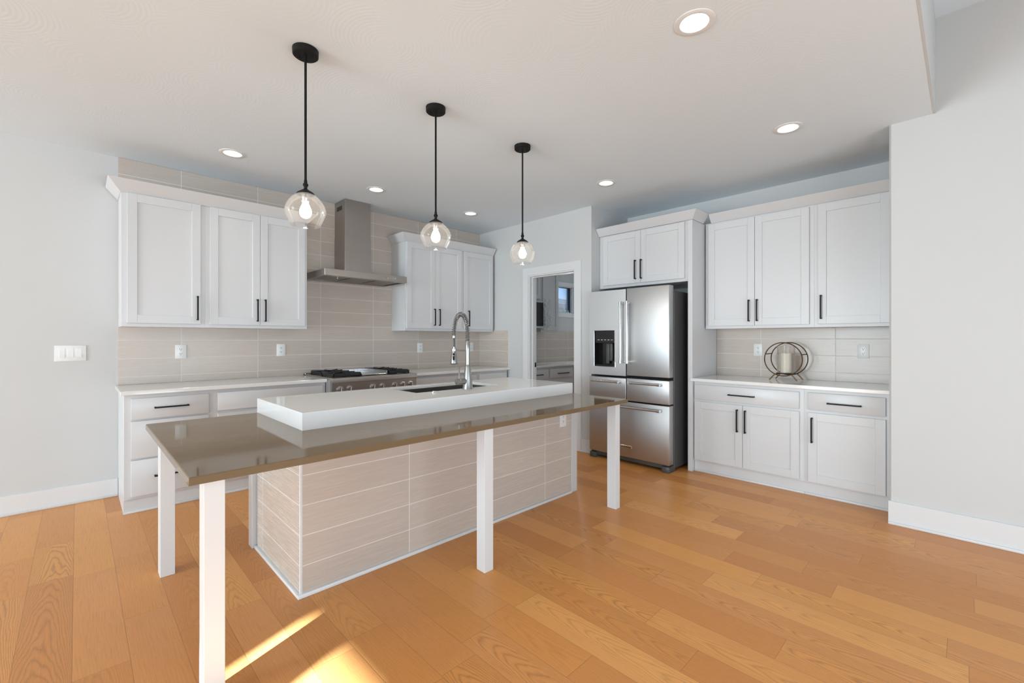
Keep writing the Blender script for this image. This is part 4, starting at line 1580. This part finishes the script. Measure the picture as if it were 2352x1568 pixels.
mb.lathe([(0, 0.0), (0.047, 0.0), (0.0475, 0.003), (0.0475, 0.176), (0.0455, 0.180), (0.036, 0.178), (0.006, 0.174), (0, 0.174)], (4.712, cy_, zg + 0.0055), 40)
mb.build('wax_body', M['wax'], cd)
mb = MB()
mb.tube([(4.712, cy_, zg + 0.178), (4.7125, cy_, zg + 0.188), (4.714, cy_ + 0.001, zg + 0.196)], 0.0013, 6)
mb.build('wick', M['hole'], cd)

# ------------------------------------------------------------------ pantry seen through the doorway
FPU = ('Y', 4.600)
upper_cab(FPU, 5.130, 5.557, 1.405, 2.47, YB - 0.0105 - 4.6, 'white single-door upper cabinet in the pantry, left of its window',
          [(5.160, 5.530, 1.432, 2.45, None)])
upper_cab(FPU, 4.500, 5.128, 1.885, 2.47, YB - 0.0105 - 4.6, 'short white upper cabinet above the pantry microwave',
          [(4.525, 4.813, 1.91, 2.45, None), (4.816, 5.105, 1.91, 2.45, None)])
mw = thing('microwave', (4.815, 4.73, 1.455), 'black microwave still wrapped in clear plastic film, under a pantry cabinet', 'microwave')
MB().box(4.505, 5.126, 4.545, YB - 0.012, 1.455, 1.880, 0.004).build('case', M['darksteel'], mw)
MB().box(4.510, 5.121, 4.512, 4.544, 1.460, 1.876, 0.004).build('door', M['steel'], mw)
MB().box(4.530, 5.085, 4.506, 4.513, 1.490, 1.850, 0.002).build('door_glass', M['blackgloss'], mw)
mb = MB()
mb.cyl((5.098, 4.485, 1.50), (5.098, 4.485, 1.84), 0.008, seg=14)
for z in (1.52, 1.82):
    mb.cyl((5.098, 4.485, z), (5.098, 4.512, z), 0.006, seg=10)
mb.build('handle', M['steelv'], mw)
# crumpled film hanging off the right and front
mb = MB()
bm = mb.bm
nx, nz = 20, 22
grid = []
rr = random.Random(3)
for i in range(nx + 1):
    col = []
    for j in range(nz + 1):
        u, v = i / nx, j / nz
        x = 5.045 + 0.20 * u + rr.uniform(-0.010, 0.010)
        z = 1.43 + 0.48 * v + rr.uniform(-0.008, 0.008)
        if i == nx:
            x += rr.uniform(-0.03, 0.02)
        y = 4.473 + 0.03 * u * u + rr.uniform(-0.012, 0.007)
        col.append(bm.verts.new((x, y, z)))
    grid.append(col)
for i in range(nx):
    for j in range(nz):
        bm.faces.new((grid[i][j], grid[i + 1][j], grid[i + 1][j + 1], grid[i][j + 1]))
mb.build('plastic_film', M['film'], mw, angle=180)
FPB = ('Y', 4.334)
base_cab(FPB, 4.300, 5.002, DB, 'white pantry base cabinet, partly hidden by the left door jamb', [(4.33, 4.65, 0.125, 0.684, (4.61, 0.56)), (4.653, 4.986, 0.125, 0.684, (4.69, 0.56))],
         [(4.330, 4.986, 0.712, 0.850, (4.735, 0.776), 0.21)])
base_cab(FPB, 5.002, 5.600, DB, 'white pantry base cabinet with black-handled drawer, below the pantry window side', [(5.018, 5.569, 0.125, 0.684, (5.06, 0.56))],
         [(5.018, 5.569, 0.712, 0.850, (5.318, 0.776), 0.245)])
tag(box1('end_panel', M['cab'], 6.02, 6.06, 4.345, YB - 0.002, 0, 0.880, 0.0015), 'white support panel under the right part of the pantry worktop', 'panel')
tag(box1('worktop', M['quartz'], 4.290, XP - 0.003, 4.2855, YB - 0.0015, 0.884, 0.910, 0.003), 'white worktop in the pantry, seen through the doorway', 'countertop')

# ------------------------------------------------------------------ outside: added sun shades and the neighbouring house beyond the pantry window
struct(box1('sun_shade_rear', M['trimw'], XW - 2.4, XR, YWR - 2.4, YWR - 0.15, 2.62, 2.78))  # unseen slab added to keep sun out of the rear windows
struct(box1('sun_shade_nook', M['trimw'], XN - 5.0, XN - 0.15, YN - 3.0, YB + 1, 2.62, 2.78))  # unseen slab added above the nook windows to block sun
struct(box1('sun_shade_wall', M['siding'], XN - 5.0, XN - 4.9, YN - 3.0, YB + 1, -0.6, 2.62))  # unseen screen added to stop low sun reaching the nook
struct(box1('floor_lawn', M['lawn'], -60, 60, YB + 1.0, 80, -0.9, -0.6))
hs = thing('neighbor_house', (21, 22, -0.6), 'neighbouring house with grey shingle roof, seen through the pantry window', 'house')
MB().box(14.4, 31.6, 20.4, 26.6, -0.6, 3.44, 0).build('wall', M['siding'], hs)
mb = MB()
bm = mb.bm
ez = 3.74
v = [bm.verts.new(q) for q in ((14, 20.0, ez), (32, 20.0, ez), (32, 27.0, ez), (14, 27.0, ez), (18, 23.5, ez + 1.06), (25.0, 23.5, ez + 1.06))]
for f in ((0, 1, 5, 4), (1, 2, 5), (2, 3, 4, 5), (3, 0, 4), (3, 2, 1, 0)):
    bm.faces.new([v[i] for i in f])
mb.build('roof', M['shingle'], hs)
MB().box(14, 32, 19.9, 20.05, 3.45, 3.75, 0.01).build('gutter', M['fascia'], hs)
